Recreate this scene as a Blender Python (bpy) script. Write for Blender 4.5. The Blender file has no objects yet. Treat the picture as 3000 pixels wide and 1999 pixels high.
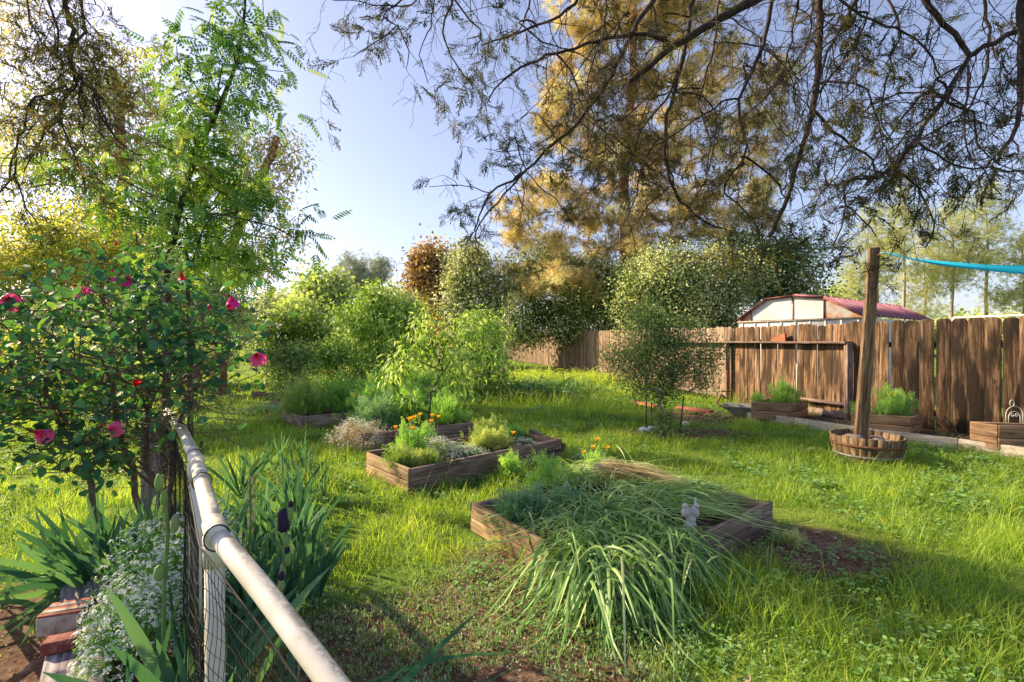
import bpy, bmesh, math, random
import numpy as np
from mathutils import Vector, Matrix
random.seed(11)
rng = np.random.default_rng(11)
SUN_E = 11.5; SKY_S = 0.15
scene = bpy.context.scene
COL = scene.collection
F = 1417.0; EYE = 1.5
def A(*a): return np.array(a, float)
def P(px, py, Y):                       # a point of the place seen along this direction at distance Y
    return A((px-1500)/F*Y, Y, EYE-(py-999.5)/F*Y)
def G(px, py, h=0.0):                   # a point on the ground (or h above it)
    Y = (EYE-h)*F/(py-999.5)
    return A((px-1500)/F*Y, Y, h)
def _h(ix, iy, s):
    n = (ix*374761393 + iy*668265263 + s*1442695041) & 0xffffffff
    n = ((n ^ (n >> 13))*1274126177) & 0xffffffff
    return ((n ^ (n >> 16)) & 0xffff)/65535.0
def vnoise(x, y, s=0):
    x = np.asarray(x, float); y = np.asarray(y, float)
    ix = np.floor(x).astype(np.int64); iy = np.floor(y).astype(np.int64)
    fx = x-ix; fy = y-iy; fx = fx*fx*(3-2*fx); fy = fy*fy*(3-2*fy)
    a = _h(ix, iy, s); b = _h(ix+1, iy, s); c = _h(ix, iy+1, s); d = _h(ix+1, iy+1, s)
    return (a*(1-fx)+b*fx)*(1-fy)+(c*(1-fx)+d*fx)*fy
def gz(x, y):
    x = np.asarray(x, float); y = np.asarray(y, float)
    r = np.clip(y-11, 0, 30)*0.011
    return r + (vnoise(x*.7, y*.7, 3)-.5)*.05*np.clip((y-1)/3, 0, 1) - .02
def unit(v):
    v = np.asarray(v, float); n = np.linalg.norm(v, axis=-1, keepdims=True); return v/np.maximum(n, 1e-9)
def rnd(n, s=1.0): return rng.normal(size=(n, 3))*s
# ---------------------------------------------------------------- mesh builder
class MB:
    def __init__(s): s.v=[]; s.t=[]; s.q=[]; s.a=[]; s.g=[]; s.n=0
    def add(s, verts, tris=None, quads=None, att=None, g=None):
        verts = np.asarray(verts, float).reshape(-1, 3)
        if tris is not None and len(tris): s.t.append(np.asarray(tris, np.int64).reshape(-1, 3)+s.n)
        if quads is not None and len(quads): s.q.append(np.asarray(quads, np.int64).reshape(-1, 4)+s.n)
        s.v.append(verts)
        k = len(verts)
        if att is None: att = np.zeros((k, 3))
        att = np.asarray(att, float)
        if att.ndim == 1: att = np.tile(att, (k, 1))
        s.a.append(att)
        s.g.append(verts.copy() if g is None else np.asarray(g, float).reshape(-1, 3))
        s.n += k
    def build(s, name, mat, parent=None, smooth=False, bevel=0, loc=None):
        me = bpy.data.meshes.new(name)
        v = np.concatenate(s.v)
        if loc is not None: v = v - np.asarray(loc)
        t = np.concatenate(s.t) if s.t else np.zeros((0, 3), np.int64)
        q = np.concatenate(s.q) if s.q else np.zeros((0, 4), np.int64)
        me.vertices.add(len(v)); me.vertices.foreach_set('co', v.astype(np.float32).ravel())
        nl = len(t)*3+len(q)*4
        me.loops.add(nl); me.loops.foreach_set('vertex_index', np.concatenate([t.ravel(), q.ravel()]).astype(np.int32))
        me.polygons.add(len(t)+len(q))
        ls = np.concatenate([np.arange(len(t))*3, len(t)*3+np.arange(len(q))*4]).astype(np.int32)
        me.polygons.foreach_set('loop_start', ls)
        if smooth: me.polygons.foreach_set('use_smooth', np.ones(len(t)+len(q), bool))
        a = me.attributes.new('v', 'FLOAT_VECTOR', 'POINT'); a.data.foreach_set('vector', np.concatenate(s.a).astype(np.float32).ravel())
        a = me.attributes.new('g', 'FLOAT_VECTOR', 'POINT'); a.data.foreach_set('vector', np.concatenate(s.g).astype(np.float32).ravel())
        me.update(); me.validate()
        if mat: me.materials.append(mat)
        o = bpy.data.objects.new(name, me); COL.objects.link(o)
        if parent is not None:
            o.parent = parent
            if loc is None and parent.type=='EMPTY': o.location = -Vector(parent.location)   # parents are unrotated: mesh stays where it was built
        if loc is not None and parent is None: o.location = loc
        if bevel:
            b = o.modifiers.new('bevel', 'BEVEL'); b.width = bevel; b.segments = 2; b.limit_method = 'ANGLE'
        return o
def stamp(mb, tpl, pos, dirs, nrm, scale, tint, tw=None):
    """copies of a small template; local x = side, y = along dirs, z = normal"""
    tv, tt, tq, ta = tpl
    pos = np.asarray(pos, float); N = len(pos)
    if N == 0: return
    y = unit(dirs); x = unit(np.cross(y, nrm)+1e-6); z = np.cross(x, y)
    sc = np.asarray(scale, float)
    if sc.ndim == 0: sc = np.full(N, float(sc))
    if sc.ndim == 1: sc = np.stack([sc, sc, sc], 1)
    t = tv[None, :, :]*sc[:, None, :]
    w = pos[:, None, :] + t[:, :, 0:1]*x[:, None, :] + t[:, :, 1:2]*y[:, None, :] + t[:, :, 2:3]*z[:, None, :]
    k = len(tv); off = (np.arange(N)*k)[:, None, None]
    att = np.zeros((N, k, 3)); att[:, :, 0] = np.asarray(tint)[:, None] if np.ndim(tint) else tint
    att[:, :, 1] = ta[None, :]; att[:, :, 2] = rng.random(N)[:, None]
    mb.add(w.reshape(-1, 3), (tt[None]+off).reshape(-1, 3) if len(tt) else None, (tq[None]+off).reshape(-1, 4) if len(tq) else None, att.reshape(-1, 3))
def tpl(v, t=(), q=()):
    v = np.array(v, float); t = np.array(t, np.int64).reshape(-1, 3); q = np.array(q, np.int64).reshape(-1, 4)
    return (v, t, q, np.clip(v[:, 1], 0, 1))
def strip_tpl(segs):
    """segs: (p0, p1, w0, w1, side) thin flat strips joined in one template"""
    v=[]; q=[]
    for p0, p1, w0, w1, sd in segs:
        p0=A(*p0); p1=A(*p1); sd=unit(A(*sd)); n=len(v)
        v += [p0-sd*w0/2, p0+sd*w0/2, p1+sd*w1/2, p1-sd*w1/2]; q.append((n, n+1, n+2, n+3))
    return tpl(v, (), q)
T_DIA = tpl([(0,0,0), (-.5,.42,.13), (.5,.42,.13), (0,1,-.05)], [(0,2,3), (0,3,1)])
T_OVAL = tpl([(0,0,0), (0,.35,0), (0,.72,-.02), (0,1,-.12), (-.42,.22,.1), (-.46,.6,.08), (.42,.22,.1), (.46,.6,.08), (-.2,.88,0), (.2,.88,0)],
             [(0,6,1), (0,1,4), (2,9,3), (2,3,8)], [(1,6,7,2), (1,2,5,4)] )
T_OVAL = tpl(T_OVAL[0], list(T_OVAL[1])+[(2,7,9), (2,8,5)], T_OVAL[2])
T_LONG = tpl([(0,0,0), (-.5,.3,.2), (.5,.3,.2), (-.42,.62,.12), (.42,.62,.12), (0,1,-.35)], [(0,2,1), (3,4,5)], [(1,2,4,3)])
def mk_pinnate(n=6):
    v=[]; t=[]; q=[]
    for i in range(n):                              # rachis, drooping toward its tip
        u0=i/n; u1=(i+1)/n; k=len(v); f=lambda u: -.28*u*u
        v += [(-.008,u0,f(u0)), (.008,u0,f(u0)), (.006,u1,f(u1)), (-.006,u1,f(u1))]; q.append((k,k+1,k+2,k+3))
    for i in range(n+1):
        u=.18+.8*i/n
        for s in ((-1, 1) if i < n else (0,)):
            z=-.28*u*u; L=.27*(1-.35*abs(u-.5)); k=len(v)
            if s == 0: d=A(0,.8,-.5)
            else: d=A(s*.8,.45,-.42)
            d=unit(d); pr=unit(np.cross(d, A(0,0,1))); b=A(0,u,z)
            v += [b, b+d*L*.4+pr*.06+A(0,0,.01), b+d*L*.4-pr*.06+A(0,0,.01), b+d*L+A(0,0,-.04)]; t += [(k,k+1,k+3), (k,k+3,k+2)]
    return tpl(v, t, q)
T_PIN = mk_pinnate()
def mk_needles(n=16, w=.02, seed=1, cone=1.0):
    r=random.Random(seed); v=[]; t=[]
    for i in range(n):
        a=r.uniform(0, 6.28); e=r.uniform(.15, 1.25)*cone; d=A(math.sin(e)*math.cos(a), math.cos(e), math.sin(e)*math.sin(a)); L=r.uniform(.7, 1.1)
        s=unit(np.cross(d, A(r.gauss(0,1), r.gauss(0,1), r.gauss(0,1)))); k=len(v); b=A(0, r.uniform(-.35,.1), 0)
        v += [b-s*w, b+s*w, b+d*L+A(0,0,-.1)]; t.append((k,k+1,k+2))
    return tpl(v, t)
T_NEED = [mk_needles(18, .022, i) for i in range(3)]
T_TUFT = [mk_needles(11, .05, 10+i, 1.1) for i in range(3)]
def mk_spray(seed, side=7, sub=4, w=.050):
    r=random.Random(seed); S=[]; y=0; x=0; z=0
    n=side
    for i in range(n):
        y1=y+1/n; x1=x+r.uniform(-.05,.05); z1=z+r.uniform(-.04,.03)
        S.append(((x,y,z), (x1,y1,z1), w, w*.8, (1,0,.3)))
        for s in (-1, 1):
            if r.random() < .15: continue
            L=(.42-.3*i/n)*r.uniform(.6,1.25); zz=r.uniform(-.35,.35)
            d=unit(A(s*.8,.75,zz)); p=A(x,y,z); e=p+d*L
            S.append((p, e, w*.9, w*.6, (0,.6,.8)))
            for j in range(sub):
                u=.3+.6*j/max(1, sub-1); b=p+d*L*u; l2=L*.42*r.uniform(.6,1.3); s2=1 if j%2 else -1
                dd=unit(A(s*.8+s2*.5,.75-s2*.5*s, zz+r.uniform(-.7,.7)))
                S.append((b, b+dd*l2, w*.85, w*.5, (.5,.5,.7)))
        x, y, z=x1, y1, z1
    return strip_tpl(S)
T_SPRAY = [mk_spray(i) for i in range(4)]
def mk_fern(seed):
    r=random.Random(seed); S=[]
    y=0; n=4
    for i in range(n):
        y1=y+1/n; S.append(((0,y,0), (0,y1,0), .02, .016, (1,0,0)))
        for s in (-1, 1):
            L=(.5-.32*i/n)*r.uniform(.7,1.2); z=r.uniform(-.1,.3); d=unit(A(s*.75,.8,z)); p=A(0,y+.1,0)
            S.append((p, p+d*L*.55, .03, .03, (.7,-.7,0)))
            for k in range(3):
                a=(-1,0,1)[k]; dd=unit(A(s*.75+a*.5,.8-a*.5*s, z+r.uniform(-.3,.3))); b=p+d*L*.5
                S.append((b, b+dd*L*.5, .062, .022, (.6,-.5*s,.5)))
        y=y1
    return strip_tpl(S)
T_FERN = [mk_fern(i) for i in range(3)]
def mk_floret(seed, n=9):
    r=random.Random(seed); v=[]; q=[]
    for i in range(n):
        a=r.uniform(0,6.28); e=r.uniform(0,1.0); c=A(math.sin(e)*math.cos(a), math.cos(e)*.7, math.sin(e)*math.sin(a)); nn=unit(c)
        x=unit(np.cross(nn, A(.3,.9,.2))); y=np.cross(nn,x); s=.24; k=len(v)
        v += [c+x*s, c+y*s, c-x*s, c-y*s]; q.append((k,k+1,k+2,k+3))
    return tpl(v, (), q)
T_FLO = [mk_floret(i) for i in range(3)]
def blades(mb, base, d, b, L, W, side, nseg=3, prof='taper', fold=0.0, tint=None, floor=None):
    base=np.asarray(base, float); N=len(base); L=np.broadcast_to(L, (N,)); W=np.broadcast_to(W, (N,))
    ts=np.linspace(0, 1, nseg+1)
    if prof == 'sword': wp=np.array([np.interp(t, [0,.3,.65,.9,1], [.55,.9,1,.55,.04]) for t in ts])
    elif prof == 'strap': wp=np.array([np.interp(t, [0,.5,.85,1], [.8,1,.7,.08]) for t in ts])
    else: wp=np.array([np.interp(t, [0,.4,1], [.8,1,.04]) for t in ts])
    side=unit(side); per=3 if fold else 2
    out=np.zeros((N, nseg+1, per, 3))
    for i, t in enumerate(ts):
        c=base+L[:,None]*(d*t+b*t*t)
        if floor is not None: c[:,2]=np.maximum(c[:,2], floor+.01+.02*rng.random(N))
        h=side*(W*wp[i]/2)[:,None]
        if fold:
            nn=unit(np.cross(d, side)); out[:,i,0]=c-h+nn*(W*wp[i]*fold)[:,None]; out[:,i,1]=c; out[:,i,2]=c+h+nn*(W*wp[i]*fold)[:,None]
        else: out[:,i,0]=c-h; out[:,i,1]=c+h
    q=[]
    for i in range(nseg):
        for j in range(per-1): q.append((i*per+j, i*per+j+1, (i+1)*per+j+1, (i+1)*per+j))
    q=np.array(q); off=(np.arange(N)*(nseg+1)*per)[:,None,None]
    att=np.zeros((N, nseg+1, per, 3)); att[...,0]=(rng.random(N) if tint is None else tint)[:,None,None]; att[...,1]=ts[None,:,None]; att[...,2]=rng.random(N)[:,None,None]
    mb.add(out.reshape(-1,3), None, (q[None]+off).reshape(-1,4), att.reshape(-1,3))
def cones(mb, p0, p1, r0, r1, sides=5, tint=.5):
    p0=np.asarray(p0,float); p1=np.asarray(p1,float); N=len(p0)
    if N == 0: return
    r0=np.broadcast_to(r0,(N,)); r1=np.broadcast_to(r1,(N,))
    d=unit(p1-p0); ref=np.where(np.abs(d[:,2:3])>.9, A(1,0,0)[None], A(0,0,1)[None]); x=unit(np.cross(d,ref)); y=np.cross(d,x)
    an=np.arange(sides)*2*math.pi/sides
    ring=np.cos(an)[None,:,None]*x[:,None,:]+np.sin(an)[None,:,None]*y[:,None,:]
    v=np.concatenate([p0[:,None]+ring*r0[:,None,None], p1[:,None]+ring*r1[:,None,None]],1)
    q=np.array([(i,(i+1)%sides,sides+(i+1)%sides,sides+i) for i in range(sides)])
    off=(np.arange(N)*2*sides)[:,None,None]
    att=np.zeros((N,2*sides,3)); att[...,0]=tint
    mb.add(v.reshape(-1,3), None, (q[None]+off).reshape(-1,4), att.reshape(-1,3))
def tube(mb, pts, rad, sides=8, cap=True, tint=.5, wob=0.0):
    pts=np.array(pts,float); n=len(pts); rad=np.broadcast_to(rad,(n,)).astype(float)
    tan=np.gradient(pts,axis=0); tan=unit(tan)
    ref=A(0,0,1) if abs(tan[0,2])<.9 else A(1,0,0); x=unit(np.cross(tan[0],ref)); V=[]; g=[]; s=0
    for i in range(n):
        x=unit(x-tan[i]*np.dot(x,tan[i])); y=np.cross(tan[i],x)
        if i: s+=np.linalg.norm(pts[i]-pts[i-1])
        for k in range(sides):
            a=k*2*math.pi/sides; r=rad[i]*(1+wob*(random.random()-.5))
            V.append(pts[i]+(x*math.cos(a)+y*math.sin(a))*r); g.append((s, a*rad.mean(), 0))
    q=[(i*sides+k, i*sides+(k+1)%sides, (i+1)*sides+(k+1)%sides, (i+1)*sides+k) for i in range(n-1) for k in range(sides)]
    t=[]
    if cap:
        V.append(pts[0]); g.append((0,0,0)); V.append(pts[-1]); g.append((s,0,0)); c0=len(V)-2; c1=c0+1
        for k in range(sides): t.append((c0,(k+1)%sides,k)); t.append((c1,(n-1)*sides+k,(n-1)*sides+(k+1)%sides))
    mb.add(V, t, q, A(tint,0,0), g)
def box(mb, c, ax, dims, tint=.5, jit=0.0, taper=1.0):
    """ax: three unit axes, first = along the grain; dims = full sizes"""
    c=A(*c); ax=[unit(A(*a)) for a in ax]; V=[]; g=[]; o=random.uniform(0,50)
    for i in (-.5,.5):
        for j in (-.5,.5):
            for k in (-.5,.5):
                p=c+ax[0]*dims[0]*i+ax[1]*dims[1]*j+ax[2]*dims[2]*k
                if jit: p=p+A(random.gauss(0,jit),random.gauss(0,jit),random.gauss(0,jit))
                V.append(p); g.append((dims[0]*i+o, dims[1]*j+o*.37, dims[2]*k))
    mb.add(V, None, [(0,1,3,2),(4,6,7,5),(0,4,5,1),(2,3,7,6),(0,2,6,4),(1,5,7,3)], A(tint,0,0), g)
def board(mb, p0, p1, w, t, up=(0,0,1), tint=None, jit=.002):
    """a plank from p0 to p1, width w along up, thickness t"""
    p0=A(*p0); p1=A(*p1); d=unit(p1-p0); up=A(*up); up=unit(up-d*np.dot(up,d)); n=np.cross(d,up)
    box(mb, (p0+p1)/2, (d,up,n), (np.linalg.norm(p1-p0), w, t), random.random() if tint is None else tint, jit)
def ellipsoid(mb, c, r, seg=12, rings=8, rough=0.0, seed=0, tint=.5, rot=0.0, flat=None):
    V=[]; rr=random.Random(seed); ph=[rr.uniform(0,6) for _ in range(6)]
    for i in range(rings+1):
        th=math.pi*i/rings
        for j in range(seg):
            a=2*math.pi*j/seg; d=A(math.sin(th)*math.cos(a), math.sin(th)*math.sin(a), math.cos(th))
            k=1+rough*(math.sin(d[0]*3+ph[0])+math.sin(d[1]*4+ph[1])+math.sin(d[2]*5+ph[2])+.6*math.sin(d[0]*9+d[1]*7+ph[3]))*.4
            p=d*k*A(*r); x=p[0]*math.cos(rot)-p[1]*math.sin(rot); y=p[0]*math.sin(rot)+p[1]*math.cos(rot); V.append(A(x,y,p[2])+A(*c))
    q=[(i*seg+j, (i+1)*seg+j, (i+1)*seg+(j+1)%seg, i*seg+(j+1)%seg) for i in range(rings) for j in range(seg)]
    mb.add(V, None, q, A(tint,0,0))
# ---------------------------------------------------------------- object bookkeeping
def tag(o, label=None, cat=None, group=None, kind=None):
    if label: o['label']=label
    if cat: o['category']=cat
    if group: o['group']=group
    if kind: o['kind']=kind
    return o
def thing(name, loc, label, cat, group=None):
    o=bpy.data.objects.new(name, None); COL.objects.link(o); o.location=Vector([float(a) for a in loc]); o.empty_display_size=.2
    return tag(o, label, cat, group)
# ---------------------------------------------------------------- materials
def nt(m): m.use_nodes=True; n=m.node_tree; n.nodes.clear(); return n
def N(n, t, **k):
    x=n.nodes.new(t)
    for a, b in k.items():
        if a in x.inputs.keys(): x.inputs[a].default_value=b
        else: setattr(x, a, b)
    return x
def ramp(n, stops, interp='LINEAR'):
    r=n.nodes.new('ShaderNodeValToRGB'); e=r.color_ramp.elements; r.color_ramp.interpolation=interp
    while len(e) < len(stops): e.new(.5)
    for i, (p, c) in enumerate(stops): e[i].position=p; e[i].color=(*c, 1)
    return r
def leafmat(name, cols, trans=.4, rough=.5, tcol=1.6, spec=.3, tipc=None, warm=(1.15,1.1,.45), boost=1.42):
    cols=[tuple(min(.85,c*boost) for c in q) for q in cols]; rough=min(.8,rough+.12); spec=min(spec,.4)
    m=bpy.data.materials.new(name); n=nt(m); L=n.links.new
    at=N(n,'ShaderNodeAttribute',attribute_name='v'); sp=N(n,'ShaderNodeSeparateXYZ'); L(at.outputs['Vector'],sp.inputs[0])
    r=ramp(n,[(i/(len(cols)-1) if len(cols)>1 else 0,c) for i,c in enumerate(cols)]); L(sp.outputs[0],r.inputs[0])
    c=r.outputs[0]
    if tipc is not None:
        mx=N(n,'ShaderNodeMix',data_type='RGBA',blend_type='MIX'); mr=N(n,'ShaderNodeMapRange'); mr.inputs[1].default_value=.35; mr.inputs[2].default_value=1; mr.inputs[4].default_value=.7
        L(sp.outputs[1],mr.inputs[0]); L(mr.outputs[0],mx.inputs[0]); L(c,mx.inputs[6]); mx.inputs[7].default_value=(*tipc,1); c=mx.outputs[2]
    b=N(n,'ShaderNodeBsdfPrincipled'); b.inputs['Roughness'].default_value=rough; b.inputs['Specular IOR Level'].default_value=spec; L(c,b.inputs['Base Color'])
    tm=N(n,'ShaderNodeMix',data_type='RGBA',blend_type='MULTIPLY'); tm.inputs[0].default_value=1; L(c,tm.inputs[6]); tm.inputs[7].default_value=(tcol*warm[0],tcol*warm[1],tcol*warm[2],1)
    tr=N(n,'ShaderNodeBsdfTranslucent'); L(tm.outputs[2],tr.inputs[0])
    ms=N(n,'ShaderNodeMixShader'); ms.inputs[0].default_value=trans; L(b.outputs[0],ms.inputs[1]); L(tr.outputs[0],ms.inputs[2])
    o=N(n,'ShaderNodeOutputMaterial'); L(ms.outputs[0],o.inputs[0]); return m
def woodmat(name, c0, c1, c2, along=1.3, across=26, knots=True, stain=.5, rough=.85, stain_col=(.02,.013,.01), bump=.5, blotch=1.0, knotamt=1):
    m=bpy.data.materials.new(name); n=nt(m); L=n.links.new
    g=N(n,'ShaderNodeAttribute',attribute_name='g'); v=N(n,'ShaderNodeAttribute',attribute_name='v'); sp=N(n,'ShaderNodeSeparateXYZ'); L(v.outputs['Vector'],sp.inputs[0])
    mp=N(n,'ShaderNodeMapping'); mp.inputs['Scale'].default_value=(along,across,across); L(g.outputs['Vector'],mp.inputs[0])
    n1=N(n,'ShaderNodeTexNoise'); n1.inputs['Scale'].default_value=1.6; n1.inputs['Detail'].default_value=7; n1.inputs['Roughness'].default_value=.68; n1.inputs['Distortion'].default_value=.7; L(mp.outputs[0],n1.inputs[0])
    r=ramp(n,[(.34,c0),(.5,c1),(.66,c2)]); L(n1.outputs['Fac'],r.inputs[0]); col=r.outputs[0]
    n2=N(n,'ShaderNodeTexNoise'); n2.inputs['Scale'].default_value=2.2*blotch; n2.inputs['Detail'].default_value=5
    mp3=N(n,'ShaderNodeMapping'); mp3.inputs['Scale'].default_value=(1,4.5,4.5); L(g.outputs['Vector'],mp3.inputs[0]); L(mp3.outputs[0],n2.inputs[0])
    r2=ramp(n,[(.46,(0,0,0)),(.58,(1,1,1))]); L(n2.outputs['Fac'],r2.inputs[0])
    ml=N(n,'ShaderNodeMath',operation='MULTIPLY'); ml.inputs[1].default_value=stain; L(r2.outputs[0],ml.inputs[0])
    mx=N(n,'ShaderNodeMix',data_type='RGBA'); L(ml.outputs[0],mx.inputs[0]); L(col,mx.inputs[6]); mx.inputs[7].default_value=(*stain_col,1); col=mx.outputs[2]
    mr=N(n,'ShaderNodeMapRange'); mr.inputs[3].default_value=.62; mr.inputs[4].default_value=1.3; L(sp.outputs[0],mr.inputs[0])
    cm=N(n,'ShaderNodeVectorMath',operation='SCALE'); L(col,cm.inputs[0]); L(mr.outputs[0],cm.inputs['Scale']); col=cm.outputs[0]
    if knots:
        mp2=N(n,'ShaderNodeMapping'); mp2.inputs['Scale'].default_value=(3.2,7,1); L(g.outputs['Vector'],mp2.inputs[0])
        vo=N(n,'ShaderNodeTexVoronoi'); vo.inputs['Scale'].default_value=1; L(mp2.outputs[0],vo.inputs[0])
        rk=ramp(n,[(.05,(1,1,1)),(.10,(.1,.1,.1)),(.125,(.7,.7,.7)),(.17,(0,0,0))]); L(vo.outputs['Distance'],rk.inputs[0])
        mk=N(n,'ShaderNodeMix',data_type='RGBA'); L(rk.outputs[0],mk.inputs[0]); L(col,mk.inputs[6]); mk.inputs[7].default_value=(.03,.018,.01,1); col=mk.outputs[2]
    b=N(n,'ShaderNodeBsdfPrincipled'); b.inputs['Roughness'].default_value=rough; b.inputs['Specular IOR Level'].default_value=.2; L(col,b.inputs['Base Color'])
    bp=N(n,'ShaderNodeBump'); bp.inputs['Strength'].default_value=bump; bp.inputs['Distance'].default_value=.006; L(n1.outputs['Fac'],bp.inputs['Height']); L(bp.outputs[0],b.inputs['Normal'])
    o=N(n,'ShaderNodeOutputMaterial'); L(b.outputs[0],o.inputs[0]); return m
def noisemat(name, cols, scale=6, detail=6, rough=.85, bump=.4, dist=.01, metal=0, spec=.3, stops=None, tint=.35):
    m=bpy.data.materials.new(name); n=nt(m); L=n.links.new
    g=N(n,'ShaderNodeAttribute',attribute_name='g'); v=N(n,'ShaderNodeAttribute',attribute_name='v'); sp=N(n,'ShaderNodeSeparateXYZ'); L(v.outputs['Vector'],sp.inputs[0])
    n1=N(n,'ShaderNodeTexNoise'); n1.inputs['Scale'].default_value=scale; n1.inputs['Detail'].default_value=detail; n1.inputs['Roughness'].default_value=.62; L(g.outputs['Vector'],n1.inputs[0])
    st=stops or [.3+.4*i/max(1,len(cols)-1) for i in range(len(cols))]
    r=ramp(n,list(zip(st,cols))); L(n1.outputs['Fac'],r.inputs[0])
    mr=N(n,'ShaderNodeMapRange'); mr.inputs[3].default_value=1-tint; mr.inputs[4].default_value=1+tint; L(sp.outputs[0],mr.inputs[0])
    cm=N(n,'ShaderNodeVectorMath',operation='SCALE'); L(r.outputs[0],cm.inputs[0]); L(mr.outputs[0],cm.inputs['Scale'])
    b=N(n,'ShaderNodeBsdfPrincipled'); b.inputs['Roughness'].default_value=rough; b.inputs['Metallic'].default_value=metal; b.inputs['Specular IOR Level'].default_value=spec; L(cm.outputs[0],b.inputs['Base Color'])
    if bump:
        bp=N(n,'ShaderNodeBump'); bp.inputs['Strength'].default_value=bump; bp.inputs['Distance'].default_value=dist; L(n1.outputs['Fac'],bp.inputs['Height']); L(bp.outputs[0],b.inputs['Normal'])
    o=N(n,'ShaderNodeOutputMaterial'); L(b.outputs[0],o.inputs[0]); return m
# ---------------------------------------------------------------- plants
def skeleton(trunk, targets, jit=.05, twig=.004, p=2.25, sag=0.0, pull=.35):
    trunk=[A(*t) for t in trunk]
    nodes=list(trunk); par=[-1]+list(range(len(trunk)-1))
    targets=np.asarray(targets)
    T=np.array(trunk); base=T[0]
    d=np.min(np.linalg.norm(targets[:,None]-T[None],axis=2),axis=1)
    order=np.argsort(d+rng.random(len(d))*.15*d.max())
    plen=[0.0]
    for i in range(1,len(nodes)): plen.append(plen[-1]+np.linalg.norm(nodes[i]-nodes[i-1]))
    lo=1 if len(trunk)>2 else 0
    for k in order:
        t=targets[k]; Nn=np.array(nodes[lo:]); pl=np.array(plen[lo:])
        dd=np.linalg.norm(Nn-t,axis=1); up=np.maximum(0, Nn[:,2]-t[2])
        i=int(np.argmin(dd+pull*.3*pl+.5*up))+lo
        a=nodes[i]; D=np.linalg.norm(t-a)
        pd=unit(a-nodes[par[i]]) if par[i]>=0 else A(0,0,1)
        c=a+pd*D*.35+A(0,0,sag*D)
        m=max(1,min(6,int(D/.25) if D<2 else int(D/.6)+1)); last=i
        for j in range(1,m+1):
            u=j/m; q=(1-u)**2*a+2*u*(1-u)*c+u*u*t
            if j<m: q=q+rng.normal(size=3)*jit*min(D,1.5)
            nodes.append(q); par.append(last); plen.append(plen[last]+D/m); last=len(nodes)-1
    n=len(nodes); acc=np.zeros(n); rad=np.zeros(n)
    for i in range(n-1,-1,-1):
        rad[i]=max(twig, acc[i]**(1/p))
        if par[i]>=0: acc[par[i]]+=rad[i]**p
    Nn=np.array(nodes); par=np.array(par)
    return Nn, par, rad
def emit_skeleton(mb, Nn, par, rad, rmax, skip=0):
    e=np.arange(len(Nn))[max(skip,1):]; a=par[e]; k=a>=0; e=e[k]; a=a[k]
    r1=np.minimum(rad[e],rmax); r0=np.minimum(rad[a],np.minimum(rmax,r1*1.35))
    big=r1>.02
    cones(mb, Nn[a][big], Nn[e][big], r0[big], r1[big], 7)
    cones(mb, Nn[a][~big], Nn[e][~big], r0[~big], r1[~big], 4)
def crown_points(ells, n, shell=.55):
    """n points in a set of ellipsoids (c, r), pushed toward their outside"""
    w=np.array([r[0]*r[1]*r[2] for c,r in ells])**.75; w=w/w.sum(); out=[]
    for (c,r),k in zip(ells, np.maximum(1,np.round(w*n)).astype(int)):
        d=unit(rng.normal(size=(k,3))); u=(shell+(1-shell)*rng.random(k))**(1/1.5)*np.where(rng.random(k)<.12,.6,1)*np.where(rng.random(k)<.12,rng.uniform(1.03,1.17,k),1)
        lump=1+.22*np.sin(d[:,0]*5+c[0]*3)*np.sin(d[:,1]*4+c[1])+.20*np.sin(d[:,2]*7+c[2]*3+d[:,0]*4)
        out.append(A(*c)+d*(u*lump)[:,None]*A(*r))
    return np.concatenate(out)
def foliage(mb, cl, per, rc, template, L, W=None, down=.3, upn=.8, flat=.8, tbase=.5, tvar=.22, out_c=None, hz=None, lr=.3, lv=.13):
    """per leaves around every clump centre"""
    K=len(cl); tc=rng.normal(size=K)*tvar
    idx=np.repeat(np.arange(K),per); Nn=len(idx)
    off=rng.normal(size=(Nn,3))*rc*A(1,1,flat); pos=cl[idx]+off
    d=unit(unit(off)*.8+rng.normal(size=(Nn,3))*.55+A(0,0,-down)); nn=unit(rng.normal(size=(Nn,3))*.6+A(0,0,upn))
    Ls=L*rng.uniform(1-lr,1+lr,Nn); tint=np.clip(tbase+tc[idx]+rng.normal(size=Nn)*lv,0,1)
    if W is None: sc=np.stack([Ls,Ls,Ls],1)
    else: Ws=W*rng.uniform(.8,1.2,Nn); sc=np.stack([Ws,Ls,Ws],1)
    if isinstance(template,list):
        pick=rng.integers(0,len(template),Nn)
        for i,t in enumerate(template):
            k=pick==i; stamp(mb,t,pos[k],d[k],nn[k],sc[k],tint[k])
    else: stamp(mb,template,pos,d,nn,sc,tint)
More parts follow.
